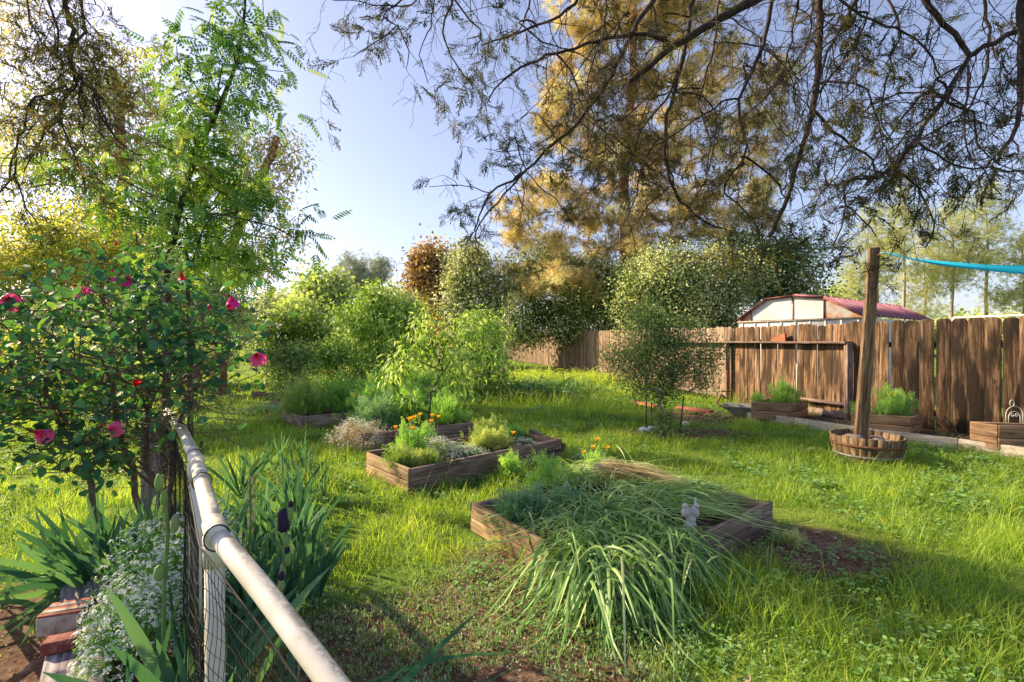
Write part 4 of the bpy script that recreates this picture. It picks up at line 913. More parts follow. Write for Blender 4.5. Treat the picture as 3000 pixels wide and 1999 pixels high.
# silvered timber and bricks at the lower left
def timber():
    a=A(-1.17,1.22,.10); b=A(-2.50,2.86,.10)
    m=MB(); K=16; d=unit(b-a); s=A(d[1],-d[0],0); V=[]; g=[]
    for i in range(K+1):
        f=i/K; c=a+(b-a)*f
        for u,zz in ((-.5,0),(.5,0),(.5,1),(-.5,1)): V.append(c+s*.20*u*(1+random.gauss(0,.015))+A(0,0,-.12+.22*zz+random.gauss(0,.002))); g.append((f*2.2,u*.2,zz*.2))
    q=[(i*4+j,i*4+(j+1)%4,(i+1)*4+(j+1)%4,(i+1)*4+j) for i in range(K) for j in range(4)]+[(0,3,2,1),(K*4,K*4+1,K*4+2,K*4+3)]
    m.add(V,None,q,A(.6,0,0),g); tag(m.build('sleeper_beam',GREYWOOD,bevel=.012,loc=(a[0],a[1],0)),'silver grey cracked timber beam edging the iris bed, lower left','timber beam')
    z=.201
    def brick(p,yaw,roll,dims,mat,label,mort=False):
        o=thing('brick',(0,0,0),label,'brick','old bricks on the beam'); m=MB(); box(m,(0,0,0),(A(1,0,0),A(0,1,0),A(0,0,1)),dims,.6,jit=.002); br=m.build('brick_body',mat,o,bevel=.006)
        if mort:
            m=MB(); box(m,(0,-dims[1]/2-.003,-.004),(A(1,0,0),A(0,1,0),A(0,0,1)),(dims[0]*.97,.014,dims[2]*.92),.6,jit=.002); m.build('mortar',MORTAR,o,bevel=.006)
            m=MB()
            for k in (-.25,.15): box(m,(0,dims[1]*k,dims[2]/2+.001),(A(1,0,0),A(0,1,0),A(0,0,1)),(dims[0]*.9,.022,.006),.5,jit=.002)
            m.build('mortar_ridge',MORTAR,o,bevel=.002)
        o.location=Vector([float(v) for v in p]); o.rotation_euler=(0,roll,yaw)
    p=P(198,1775,2.20); brick((p[0],p[1],z+.05),.35,0,(.17,.13,.085),BRICKR,'red brick crusted with pale mortar on the grey beam',True)
    p=P(222,1858,2.06); brick((p[0],p[1],z+.025),.42,0,(.205,.075,.05),BRICKD,'dark red smooth brick lying in front of the mortared one',False)
timber()
# pair of stone birds in the front bed
def birds():
    p=A(1.27,3.45,.15); o=thing('bird_statue',p,'pale carved stone pair of birds perched on a stump in the front bed','statue')
    bm=bmesh.new()
    def el(c,r,rot=(0,0,0)):
        mt=Matrix.Translation(Vector(c))@Matrix.Rotation(rot[2],4,'Z')@Matrix.Rotation(rot[1],4,'Y')@Matrix.Rotation(rot[0],4,'X')@Matrix.Diagonal((*r,1)); bmesh.ops.create_icosphere(bm,subdivisions=3,radius=1,matrix=mt)
    el((0,0,.03),(.045,.04,.045)); el((.005,0,.075),(.034,.032,.03))
    for s,x in ((1,-.030),(-1,.034)):
        el((x,0,.125),(.027,.034,.042),(.25,s*.25,0)); el((x-s*.006,-.012,.172),(.019,.021,.019)); el((x-s*.012,-.034,.170),(.005,.012,.005)); el((x+s*.006,.03,.10),(.014,.035,.012),(.7,0,0)); el((x+s*.022,.004,.122),(.010,.028,.034),(.25,0,0))
    el((.044,.015,.185),(.009,.009,.04))
    me=bpy.data.meshes.new('figure'); bm.to_mesh(me); bm.free(); f=bpy.data.objects.new('figure',me); COL.objects.link(f); f.parent=o; me.materials.append(STONE)
    r=f.modifiers.new('r','REMESH'); r.mode='VOXEL'; r.voxel_size=.0045; r.use_smooth_shade=True
    o.scale=(1.05,1.05,1.05)
birds()
# ================================================================ strap-leaved and iris plants
def strap_clump(label,c,n,L,W,h0,lean,droop,bias=(0,0),mat=None,tb=.5,group=None,rad=.1,name='strap_leaf_plant',floor=0.0,cat='plant',dry=0.008):
    o=thing(name,c,label,cat,group); c=A(*c)
    a=rng.uniform(0,6.283,n); le=np.abs(rng.normal(size=n))*lean+.15
    d=np.stack([np.cos(a)*le+bias[0],np.sin(a)*le+bias[1],np.full(n,1.0)],1); d=unit(d)*rng.uniform(.8,1.1,n)[:,None]
    b=np.stack([np.cos(a)*.25+bias[0]*.9,np.sin(a)*.25+bias[1]*.9,-droop*rng.uniform(.6,1.25,n)],1)+rnd(n,.17)
    base=c+np.stack([rng.normal(size=n)*rad,rng.normal(size=n)*rad,np.zeros(n)],1)
    sd=np.cross(d,A(0,0,1))+rnd(n,.25)
    m=MB(); LL=L*rng.uniform(.55,1.15,n); tint=np.clip(tb+rng.normal(size=n)*.2,0,.85); tint=np.where(rng.random(n)<dry,1,tint)
    blades(m,base,d,b,LL,W*rng.uniform(.7,1.25,n),sd,nseg=9,prof='strap',fold=.22,tint=tint,floor=floor); m.build('leaves',mat or ONION,o)
    return o
SB='strappy leaved plants in the front bed'
N0=BA[0]; U=BA[1]; Vv=BA[2]
def inA(u,v,z=.17): p=N0+U*u+Vv*v; return (p[0],p[1],z)
strap_clump('largest strappy plant, arching over the near corner of the front bed to the ground',inA(.11,.20),720,.55,.0155,.2,.50,1.55,bias=(-.05,-.27),rad=.14,floor=.0,tb=.45,group=SB)
strap_clump('strappy plant spilling over the near right boards of the front bed',inA(.34,.16),520,.51,.015,.2,.50,1.55,bias=(.04,-.27),rad=.15,floor=.0,tb=.42,group=SB)
strap_clump('strappy plant whose leaves lie over the left side of the front bed',inA(.22,.62),420,.46,.013,.2,.6,1.3,bias=(-.10,0),rad=.14,floor=.17,tb=.6,group=SB)
strap_clump('pale sunlit tuft at the back left of the front bed',inA(.62,.98),260,.42,.012,.2,.55,1.0,bias=(.1,-.1),rad=.10,floor=.17,tb=.72,group=SB)
strap_clump('upright light green tuft at the top of the front bed',inA(.80,.92),300,.46,.012,.2,.55,1.15,bias=(.12,-.05),rad=.12,floor=.17,tb=.75,group=SB)
strap_clump('flattened strappy plant combed to the right across the back of the front bed',inA(.66,.66),420,.58,.0125,.2,.4,1.3,bias=(.55,-.14),rad=.12,floor=.20,tb=.65,group=SB,dry=.03)
strap_clump('strappy plant lying behind the stone birds',inA(.62,.42),320,.54,.013,.2,.5,1.15,bias=(.55,-.15),rad=.11,floor=.20,tb=.55,group=SB,dry=.02)
strap_clump('strappy plant trailing over the right corner of the front bed',inA(.86,.45),260,.46,.013,.2,.5,1.3,bias=(.42,-.22),rad=.10,floor=.02,tb=.45,group=SB)
strap_clump('strappy plant in the middle of the front bed beside the soil gap',inA(.34,.48),420,.52,.014,.2,.5,1.1,bias=(.0,-.12),rad=.10,floor=.18,tb=.45,group=SB)
def straw():
    o=thing('dry_leaf_bundle',inA(.85,.75,.3),'bundle of dry straw coloured leaves lying on the back of the front bed','dry leaves'); n=150
    c=A(*inA(.66,.84,.33)); d=unit(A(.95,-.12,.02)+rnd(n,.06)); b=A(.0,-.12,-.22)+rnd(n,.05); m=MB()
    blades(m,c+rnd(n)*A(.07,.06,.03),d,b,rng.uniform(.4,.7,n),.009,rnd(n,.3)+A(0,1,.3),nseg=6,prof='strap',fold=.2,floor=.24); m.build('leaves',STRAW,o)
straw()
poppies('blue green feathery plant on the left boards of the front bed',inA(.10,.72,.12),(.24,.24,.26),520,FERNB,.085,flowers=(),tb=.4)
poppies('feathery seedling mound left centre in the front bed',inA(.28,.66,.16),(.20,.16,.20),260,FERNB,.07,tb=.5)
poppies('wispy feathery plant at the back left corner of the front bed',inA(.42,1.02,.14),(.24,.14,.30),260,FERN,.085,tb=.7)
poppies('orange poppy plant in the grass behind the front bed',(2.35*.42,5.6,.02),(.22,.15,.18),180,FERN,.07,flowers=((-.06,-.05,.24),(.12,0,.22),(.02,.1,.3),(-.15,.05,.16)),tb=.6)
poppies('feathery plant in the grass left of the strappy tuft behind the front bed',(-.02,5.3,.0),(.16,.14,.26),170,FERN,.08,tb=.6)
strap_clump('grassy tuft growing by the loose plank of the poppy bed',(.95,6.1,.0),170,.42,.008,.1,.6,1.0,rad=.06,tb=.6,floor=.0)
poppies('pale yellow green seedling on the mulch right of the front bed',G(2310,1590),(.14,.10,.08),90,FERNY,.05,tb=.7)
poppies('yellow green seedling in the grass at the lower left of the front bed',G(1500,1610),(.2,.14,.07),110,FERNY,.05,tb=.6)
# iris
def iris(label,c,n,L,W,spread,rad=(.1,.1),lean=.28,tb=.4,droopf=.12,group=None,bias=(0,0),name='iris_clump',mat=None,hang=0.0):
    o=thing(name,c,label,'iris plant',group); c=A(*c); m=MB()
    nf=max(1,n//6); fc=c+np.stack([rng.normal(size=nf)*rad[0],rng.normal(size=nf)*rad[1],np.zeros(nf)],1); fa=rng.uniform(0,6.28,nf)
    idx=rng.integers(0,nf,n); u=rng.uniform(-1,1,n); ax=np.stack([np.cos(fa),np.sin(fa),np.zeros(nf)],1)[idx]      # leaves fan out in one plane
    le=u*lean*2.0; d=unit(ax*le[:,None]+A(bias[0],bias[1],1)+rnd(n,.07))
    dr=np.where(rng.random(n)<droopf,rng.uniform(.5,1.0,n),rng.uniform(.0,.12,n)); b=ax*(le*.35)[:,None]+A(0,0,-1)*dr[:,None]+ax*(np.sign(u)*dr*.5)[:,None]
    base=fc[idx]+ax*(u*.03)[:,None]; base[:,2]-=.02
    pn=unit(np.cross(ax,A(0,0,1))+rnd(n,.25)); sd=np.cross(d,pn)
    blades(m,base,d,b,L*rng.uniform(.6,1.1,n),W*rng.uniform(.75,1.2,n),sd,nseg=8,prof='sword',fold=.08,tint=np.clip(tb+rng.normal(size=n)*.18,0,1),floor=-.05); m.build('leaves',mat or IRIS,o,smooth=True)
    return o
IG='iris clumps along the rail'
iris('big iris clump with drooping leaves in front of the rose bush, left of the rail',(-2.20,2.85,.05),170,.58,.036,.5,(.30,.16),.34,.36,.16,IG)
iris('iris leaves at the far left of the big clump, fanned out sideways',(-2.50,2.85,.05),34,.54,.036,.5,(.08,.08),.85,.38,.4,IG,bias=(-.35,-.1))
iris('iris clump just behind the rail post at the far left bed',(-1.85,3.3,.0),50,.55,.03,.4,(.2,.15),.35,.40,.1,IG)
iris('broad leaved iris at the bottom edge between beam and rail',(-1.02,1.46,.05),24,.62,.044,.4,(.08,.10),.30,.36,.05,IG)
iris('iris with wide leaves standing by the bricks',(-1.26,1.80,.05),20,.62,.042,.4,(.07,.08),.28,.35,.05,IG)
iris('iris close to the net at the lower left',(-1.05,1.66,.0),12,.62,.036,.4,(.05,.08),.3,.36,.05,IG)
iris('iris clump right of the rail with dark flower buds',(-1.40,2.75,0),120,.46,.032,.5,(.15,.18),.24,.38,.05,IG)
iris('iris clump right of the rail just behind the budding one',(-1.55,3.3,0),80,.44,.032,.5,(.14,.22),.26,.40,.06,IG)
iris('iris clump beside the white rail farther back',(-1.95,4.1,0),80,.45,.032,.5,(.13,.32),.26,.45,.05,IG)
iris('iris clump farthest back beyond the end of the rail',(-2.75,5.4,0),80,.45,.032,.5,(.2,.5),.26,.48,.05,IG)
iris('sprawling iris leaves under the rail near the bottom edge',(-.72,1.75,0),26,.55,.038,.5,(.10,.14),.75,.34,.4,IG,bias=(.15,-.1))
def irisbud(label,pts,buds,dark,r=.006):
    o=thing('iris_stalk',pts[0],label,'iris flower','iris flower stalks'); m=MB(); tube(m,pts,[r]*(len(pts)-1)+[r*.7],7); m.build('stem',STEM,o,smooth=True)
    for (p,h,w) in buds:
        m=MB(); ellipsoid(m,p,(w,w,h),8,8,rough=.08,tint=random.uniform(.1,.7)); m.build('bud',BUD,o,smooth=True)
    for (p,h,w) in dark:
        m=MB(); ellipsoid(m,p,(w,w*.9,h),10,9,rough=.35,seed=5,tint=.5); m.build('flower',DARKIRIS,o,smooth=True)
Yi=1.95
irisbud('iris stalk with almost black wilting flower right of the rail',[P(822,1800,Yi),P(828,1680,Yi),P(838,1560,Yi),P(848,1480,Yi)],[(P(850,1505,Yi),.035,.014),(P(838,1585,Yi),.03,.013),(P(843,1640,Yi),.03,.013),(P(828,1672,Yi),.03,.013)],[(P(833,1525,Yi),.05,.022),(P(853,1478,Yi),.014,.010),(P(843,1612,Yi),.012,.010)])
irisbud('shorter iris stalk with purple tipped buds right of the rail',[P(815,1860,Yi-.05),P(824,1790,Yi-.05),P(826,1730,Yi-.05)],[(P(824,1715,Yi-.05),.028,.013)],[(P(826,1688,Yi-.05),.018,.011)])
irisbud('tall curved green iris stalk with an unopened bud left of the rail',[P(478,1950,1.7),P(480,1730,1.72),P(492,1560,1.75),P(483,1470,1.75),P(470,1425,1.75)],[(P(465,1415,1.75),.035,.013),(P(480,1460,1.75),.03,.012),(P(512,1535,1.74),.035,.014),(P(465,1680,1.7),.03,.016)],[],.0065)
irisbud('withered tan iris stalk between the rail and the dark buds',[P(725,1640,2.35),P(735,1540,2.35),P(733,1400,2.35)],[],[])
def dryiris():
    o=thing('dry_flower_head',P(735,1420,2.35),'dry papery seed heads on a tan stalk beside the rail','dry flower'); m=MB()
    for k in range(26):
        p=P(735+random.gauss(0,5),1400+k*6.5,2.35+random.gauss(0,.01)); stamp(m,T_OVAL,[p],[A(random.gauss(0,.5),random.gauss(0,.4),.7)],[A(random.gauss(0,1),-1,0)],[(.014,.032,.012)],[random.random()])
    m.build('petals',STRAW,o)
dryiris()
# white alyssum
def alyssum(label,c,r,n,nf=None,size=.0135,group='white flowering alyssum mounds',leafn=None,mat=None):
    o=thing('alyssum',c,label,'flowering plant',group); c=A(*c); r=A(*r); m=MB()
    d=unit(rnd(n)+A(0,0,.7)); d[:,2]=np.abs(d[:,2]); top=c+d*r*(rng.uniform(.55,1,n)**.5*(.75+.5*vnoise(d[:,0]*3+c[0]*5,d[:,1]*3+c[1]*5,6)))[:,None]
    # stems and little leaves
    lm=MB(); k=rng.random(n)<.5; cones(lm,c+(top[k]-c)*A(.5,.5,.25),top[k],.0012,.001,3,.5)
    q=n*4; i=rng.integers(0,n,q); pp=top[i]-A(0,0,1)*rng.uniform(.0,.06,q)[:,None]+rnd(q,.012); L=rng.uniform(.012,.028,q)
    stamp(lm,T_DIA,pp,unit(rnd(q)+A(0,0,.4)+d[i]*.5),unit(rnd(q,.5)+A(0,0,1)),np.stack([L*.18,L,L*.2],1),np.clip(.4+.4*rng.random(q)-.15,0,1)); lm.build('leaves',mat or FERN,o)
    for t in range(3):
        kk=np.arange(n)%3==t; s=size*rng.uniform(.7,1.4,kk.sum()); stamp(m,T_FLO[t],top[kk],unit(d[kk]+A(0,0,.8)),rnd(kk.sum()),s,rng.random(kk.sum()))
    m.build('flowers',WHITEF,o); return o
AG='white flowering alyssum mounds'
alyssum('tall white alyssum mound against the net left of the rail',(-1.52,2.22,.30),(.20,.42,.42),1100)
alyssum('white alyssum spilling over the beam beside the mortared brick',(-1.50,1.95,.25),(.17,.25,.30),620)
alyssum('white alyssum at the bottom left corner in front of the dark brick',(-1.30,1.48,.12),(.24,.16,.20),330)
alyssum('thin white alyssum at the bottom edge beside the near rail post',(-.86,1.45,.05),(.14,.2,.35),200)
alyssum('sparse white alyssum on the mulch at the lower left edge',(-1.62,1.75,.05),(.16,.10,.20),90)
alyssum('white and yellow alyssum falling over the left corner of the brown bed',(-2.08,6.55,.12),(.42,.30,.32),900,size=.014,mat=STRAW)
def inB(u,v,z=.19): p=BB[0]+BB[1]*u+BB[2]*v; return (p[0],p[1],z)
alyssum('white alyssum mound in the left half of the poppy bed',inB(.30,.55),(.34,.22,.20),700,size=.013,mat=FERNY)
alyssum('low white alyssum in the centre of the poppy bed near its front board',inB(.42,.30,.17),(.26,.16,.13),420,size=.011,mat=FERNB)
alyssum('small grey white tuft at the right end of the poppy bed',inB(.86,.4,.17),(.16,.12,.09),150,size=.010,mat=FERNB)
PG='feathery poppy plants in the poppy bed'
poppies('tall feathery poppy plant with open orange flowers in the left of the poppy bed',inB(.16,.62),(.20,.18,.36),420,FERN,.085,flowers=((-.16,-.05,.33),(0,.0,.42),(.05,-.05,.44),(-.03,.06,.40),(.10,.02,.46),(.22,.05,.38),(.04,-.1,.33)),tb=.75,group=PG)
poppies('feathery poppy plant with two orange buds beside the sapling',inB(.30,.85),(.16,.14,.34),240,FERN,.08,flowers=((.10,0,.40),(.18,-.04,.39)),tb=.75,group=PG)
poppies('yellow green feathery mound at the left end of the poppy bed',inB(.05,.35),(.20,.16,.18),320,FERNY,.075,tb=.55,group=PG)
poppies('yellow green feathery mound near the front corner of the poppy bed',inB(.14,.18),(.20,.14,.15),300,FERNY,.07,tb=.5,group=PG)
poppies('pale green feathery mound in the right half of the poppy bed',inB(.62,.45),(.30,.20,.24),520,FERNY,.085,flowers=((.3,.0,.16),),tb=.7,group=PG)
poppies('feathery plant in the back right of the poppy bed',inB(.74,.78),(.26,.18,.26),340,FERNY,.085,tb=.6,group=PG)
poppies('green feathery plant at the right end of the poppy bed',inB(.93,.75),(.20,.14,.16),200,FERN,.07,tb=.55,group=PG)
def rk():
    p=A(*inB(.76,.22,.19)); m=MB(); ellipsoid(m,(0,0,0),(.07,.05,.045),12,9,rough=.2,seed=3); o=m.build('rock',ROCK,smooth=True,loc=(0,0,0)); o.location=Vector(p); tag(o,'single pale rock near the right front board of the poppy bed','rock')
rk()
def inC(u,v,z=.2): p=BC[0]+BC[1]*u+BC[2]*v; return (p[0],p[1],z)
CG='green plants in the brown sapling bed'
poppies('bushy green plant in the left part of the brown sapling bed',inC(.25,.6),(.42,.32,.50),640,FERNB,.10,tb=.55,group=CG)
poppies('dense green plant beside the sapling stem in its bed',inC(.52,.55),(.36,.32,.52),620,FERN,.10,tb=.35,group=CG)
poppies('rounded leafy bush at the right end of the brown sapling bed',inC(.90,.45),(.36,.30,.44),640,FERN,.10,tb=.6,group=CG)
poppies('dark green plant in the back of the brown sapling bed',inC(.30,1.0),(.45,.3,.60),560,FERN,.11,tb=.35,flowers=((-.3,0,.42),(.25,0,.5)),group=CG)
def inD(u,v,z=.18): p=BD[0]+BD[1]*u+BD[2]*v; return (p[0],p[1],z)
DG='feathery poppy plants in the far dark bed'
poppies('feathery poppy clump at the left of the far dark bed',inD(.10,.5),(.45,.36,.62),640,FERNY,.12,flowers=((-.2,.1,.62),),tb=.35,group=DG)
poppies('feathery poppy clump in the middle of the far dark bed with orange flowers',inD(.42,.5),(.5,.4,.62),760,FERN,.12,flowers=((.0,0,.82),(.15,.1,.78),(-.2,-.2,.7)),tb=.6,group=DG)
poppies('feathery poppy clump at the right of the far dark bed',inD(.78,.5),(.55,.4,.62),760,FERN,.12,flowers=((-.2,0,.6),(.2,-.2,.35)),tb=.55,group=DG)
poppies('wild feathery poppies behind the far dark bed with scattered orange flowers',(-2.2,11.2,.05),(1.3,.7,.75),1300,FERN,.15,flowers=((-.9,-.2,.85),(-.5,0,.8),(-.2,.1,.95),(.1,0,.8),(.6,0,.75)),tb=.5,group=DG)
poppies('feathery green mass between the far bed and the sapling',(-1.9,9.2,.02),(.9,.6,.62),1100,FERN,.14,flowers=((.3,-.2,.55),),tb=.5,group=DG)
def lav(label,c,r,n,tb):
    return strap_clump(label,c,n,r[2],.02,.1,.8,.9,rad=r[0],tb=tb,mat=WEED,floor=0,name='grey_leaf_mound')
lav('low grey leaved mound on the blocks by the far bed',(-5.0,10.1,.1),(.35,.3,.35),200,.4)
lav('blue grey leaved mound behind the far bed',(-4.6,12.4,.05),(.6,.4,.6),300,.35)
lav('dark grassy mound behind the far bed blocks',(-3.9,12.8,.05),(.5,.4,.6),300,.1)
LG='tall tufts of long grass at the back of the lawn'
for i,(px,py,s,l) in enumerate(((1480,1165,1.0,'dark tall grass tuft right of the sapling, closest to it'),(1560,1160,1.1,'wide tall grass tuft in front of the far fence'),(1640,1150,1.0,'tall grass tuft left of the staked shrub'),(1560,1120,1.2,'sunlit tall grass at the foot of the far fence'),(1700,1120,1.0,'tall sunlit grass just left of the staked shrub by the fence'),(1400,1150,.8,'low broad leaved tuft behind the brown bed'))):
    p=G(px,py); strap_clump(l,(p[0],p[1],.0),900,.85*s,.026,.1,.36,.8,rad=.50,tb=(.12,.15,.25,.7,.7,.1)[i],mat=ONION if i<3 else GRASS,group=LG,floor=0.0,name='grass_tuft')

# ================================================================ rose bush
def rose_flower(parent,p,s,mat,face=(0,-.7,.6),openn=1.0,seed=0):
    r=random.Random(seed); m=MB(); p=A(*p); f=unit(A(*face)); x=unit(np.cross(f,A(.1,.2,1))); y=np.cross(f,x)
    for ring,(k,rad,h,w) in enumerate(((3,.07,.95,.30),(4,.20,.85,.48),(5,.36,.68,.60),(6,.58,.42,.74),(6,.82,.10,.85))):
        if ring>=3 and openn<.8: continue
        for i in range(k):
            a=2*math.pi*i/k+ring*.6+r.uniform(-.15,.15); o=x*math.cos(a)+y*math.sin(a); t=-x*math.sin(a)+y*math.cos(a); g=[]
            for u in (0,.35,.7,1):
                for v_ in (-1,-.5,0,.5,1):
                    cu=1-.3*v_*v_; rr=rad*(.25+.75*u**.8)*openn+(.12*u*u if ring>1 else 0)
                    q=p+s*(o*(rr-.16*v_*v_*(1-.3*ring))+f*(h*u*1.1*cu-.12*ring*u*u+.1-.1*ring)+t*v_*w*.5*math.sin(.5+u*1.35))+r.gauss(0,.012)*s
                    g.append(q)
            q=[(a_*5+b_,a_*5+b_+1,a_*5+b_+6,a_*5+b_+5) for a_ in range(3) for b_ in range(4)]
            m.add(g,None,q,A(min(1,.15+.27*ring+r.uniform(-.1,.2)),0,0))
    ellipsoid(m,p+f*s*.22,(s*.30,s*.30,s*.36),10,7,rough=.3,seed=seed,tint=.55)
    o=m.build('flower',mat,parent,smooth=True); return o
def rosebush():
    base=A(-2.05,2.95,0); o=thing('rose_bush',base,'tangled climbing rose bush with dark leaves and pink flowers at the end of the rail','rose bush')
    ells=[(P(200,960,2.75),(.62,.40,.30)),(P(430,880,2.75),(.48,.42,.26)),(P(600,930,2.9),(.38,.35,.24)),(P(420,1020,2.5),(.52,.3,.22)),(P(120,1080,2.9),(.5,.4,.3)),(P(280,1180,2.9),(.5,.35,.3)),(P(90,860,2.7),(.42,.3,.22)),(P(560,1080,2.7),(.3,.3,.25)),(P(180,1330,2.75),(.45,.3,.16)),(P(420,1200,2.7),(.3,.3,.22)),(P(-150,1050,2.8),(.5,.4,.45)),(P(390,790,2.8),(.22,.2,.12)),(P(60,1180,2.7),(.4,.3,.2)),(P(300,1330,2.85),(.35,.3,.14)),(P(640,1030,2.8),(.25,.25,.15))]
    cl=crown_points(ells,680,.3); cl[:,2]=np.maximum(cl[:,2],.35)
    stems=[(base+A(.05,.0,0),P(480,1450,3.0),P(500,1300,2.95),P(545,1150,2.85)),(base+A(-.2,.05,0),P(400,1400,3.0),P(330,1200,3.0),P(300,1050,2.9)),(base+A(-.35,-.1,0),P(280,1420,2.9),P(200,1250,2.85),P(120,1100,2.8)),(base+A(.1,.1,0),P(440,1380,2.95),P(430,1200,2.9),P(400,1000,2.8))]
    tm=MB()
    for k,s in enumerate(stems):
        s=[A(*q) for q in s]; s=pathp(s,9)+np.concatenate([[A(0,0,0)],rnd(8,.018)]); tube(tm,s,np.linspace(.022,.011,9),7,wob=.15)
    tm.build('canes',CANE,o,smooth=True)
    bm_=MB()
    for k,s in enumerate(stems):
        sub=cl[k::4]; Nn,par,rad=skeleton([A(*q) for q in s],sub,.09,.0022,2.5,pull=.2); emit_skeleton(bm_,Nn,par,rad,.011,skip=4)
    # bare tangled lower twigs
    n=420; p0=crown_points([(P(330,1250,2.9),(.62,.35,.4)),(P(560,1180,2.8),(.35,.3,.35)),(P(470,1330,2.9),(.3,.25,.35))],n,.1); d=unit(rnd(n)+A(0,0,.2)); q=p0
    for k in range(5):
        d=unit(d+rnd(n,.35)); e=q+d*rng.uniform(.03,.07,n)[:,None]; cones(bm_,q,e,.0024-.0003*k,.0021-.0003*k,4,.6); q=e
    bm_.build('twigs',CANE,o)
    lm=MB(); foliage(lm,cl,4,.06,T_OVAL,.055,.042,down=.25,upn=1.0,flat=.8,tbase=.42,tvar=.22);
    lm.build('leaves',ROSELEAF,o)
    fl=[(28,881,2.55,.052,PINK,(.5,-.8,.2),1),(234,851,2.55,.043,PINK,(.1,-.8,.5),1),(340,717,2.75,.021,RED,(0,0,1),.6),(338,806,2.7,.036,MAGENTA,(0,-.6,.8),1),(368,819,2.68,.034,MAGENTA,(.3,-.6,.7),1),(384,810,2.7,.014,RED,(0,0,1),.6),(533,810,2.75,.028,RED,(0,-.3,1),.8),(680,883,2.75,.036,MAGENTA,(.2,-.6,.8),1),(672,897,2.74,.024,RED,(0,-.8,.2),.8),(614,897,2.7,.028,PINK,(.2,-.5,-.8),.7),
        (754,1048,2.7,.046,PINK,(.3,-.8,.45),1),(331,1259,2.5,.040,PINK,(.2,-.9,.1),1),(305,1249,2.5,.017,PINK,(0,-.3,1),.6),(121,1274,2.6,.046,PINK,(0,-.6,.4),1),(385,949,2.6,.018,RED,(0,-.5,.8),.6),(461,886,2.6,.020,RED,(0,-.5,.8),.6),(397,1125,2.6,.028,RED,(0,-.5,-.6),.8),(502,882,2.6,.014,RED,(0,0,1),.6),(540,900,2.6,.014,RED,(0,0,1),.6),(657,868,2.8,.016,PINK,(0,0,1),.6)]
    for i,(px,py,Y,s,mt,f,op) in enumerate(fl):
        p=P(px,py,Y); fo=rose_flower(o,p,s*1.0,mt,f,op,i); f=unit(A(*f)); e=p-f*s*.1; q=cl[np.argmin(np.linalg.norm(cl-e,axis=1))]; m=MB(); tube(m,[q,(q+e)/2+A(0,0,.01),e],.0022,4); m.build('flower_stem',STEM,fo)
rosebush()

# ================================================================ trees
def vt(px,py,Y): return tuple(P(px,py,Y))
# young pinnate tree
def pinnate():
    Y=5.4; tr=[A(P(488,1000,Y)[0],Y,-.05),P(488,900,Y),P(495,760,Y),P(530,600,Y),P(575,440,Y),P(650,300,Y),P(690,190,Y),P(715,60,Y),P(722,-60,Y)]
    el=[(P(715,40,Y),(.32,.35,.5)),(P(700,150,Y),(.42,.4,.42)),(P(660,250,Y),(.62,.5,.36)),(P(560,180,Y),(.22,.3,.16)),(P(740,275,Y),(.42,.4,.22)),(P(570,340,Y),(.55,.5,.36)),(P(610,450,Y),(.7,.5,.36)),(P(480,480,Y),(.5,.5,.3)),(P(550,620,Y),(.55,.5,.26)),(P(400,620,Y),(.45,.5,.22)),(P(310,540,Y),(.35,.4,.2)),(P(690,560,Y),(.4,.5,.20)),(P(500,740,Y),(.55,.5,.25)),(P(880,670,Y-.3),(.26,.3,.18)),(P(910,640,Y-.3),(.2,.2,.1)),(P(200,480,Y),(.35,.5,.2))]
    o=plant('young_tree','slender young tree with vivid green feather shaped leaves rising behind the rose bush','tree',tr[0],tr,el,250,4,.11,T_PIN,.215,None,BARK_DARK,PINL,rtrunk=.045,twig=.004,shell=.3,fol=dict(down=.5,upn=.8,tbase=.40,tvar=.28,lr=.25),top=.25,sag=.1)
    tr2=[A(P(560,1000,Y+.4)[0],Y+.4,-.05),P(548,850,Y+.4),P(545,720,Y+.4),P(580,600,Y+.4)]
    plant('young_tree','thin second stem of the feather leaved young trees, right of the taller one','tree',tr2[0],tr2,[(P(600,560,Y+.4),(.6,.5,.4)),(P(650,720,Y+.4),(.5,.5,.28)),(P(740,780,Y+.3),(.30,.4,.16))],110,4,.09,T_PIN,.22,None,BARK_DARK,PINL,rtrunk=.03,twig=.004,shell=.3,fol=dict(down=.5,upn=.8,tbase=.6,tvar=.2),top=.4)
pinnate()
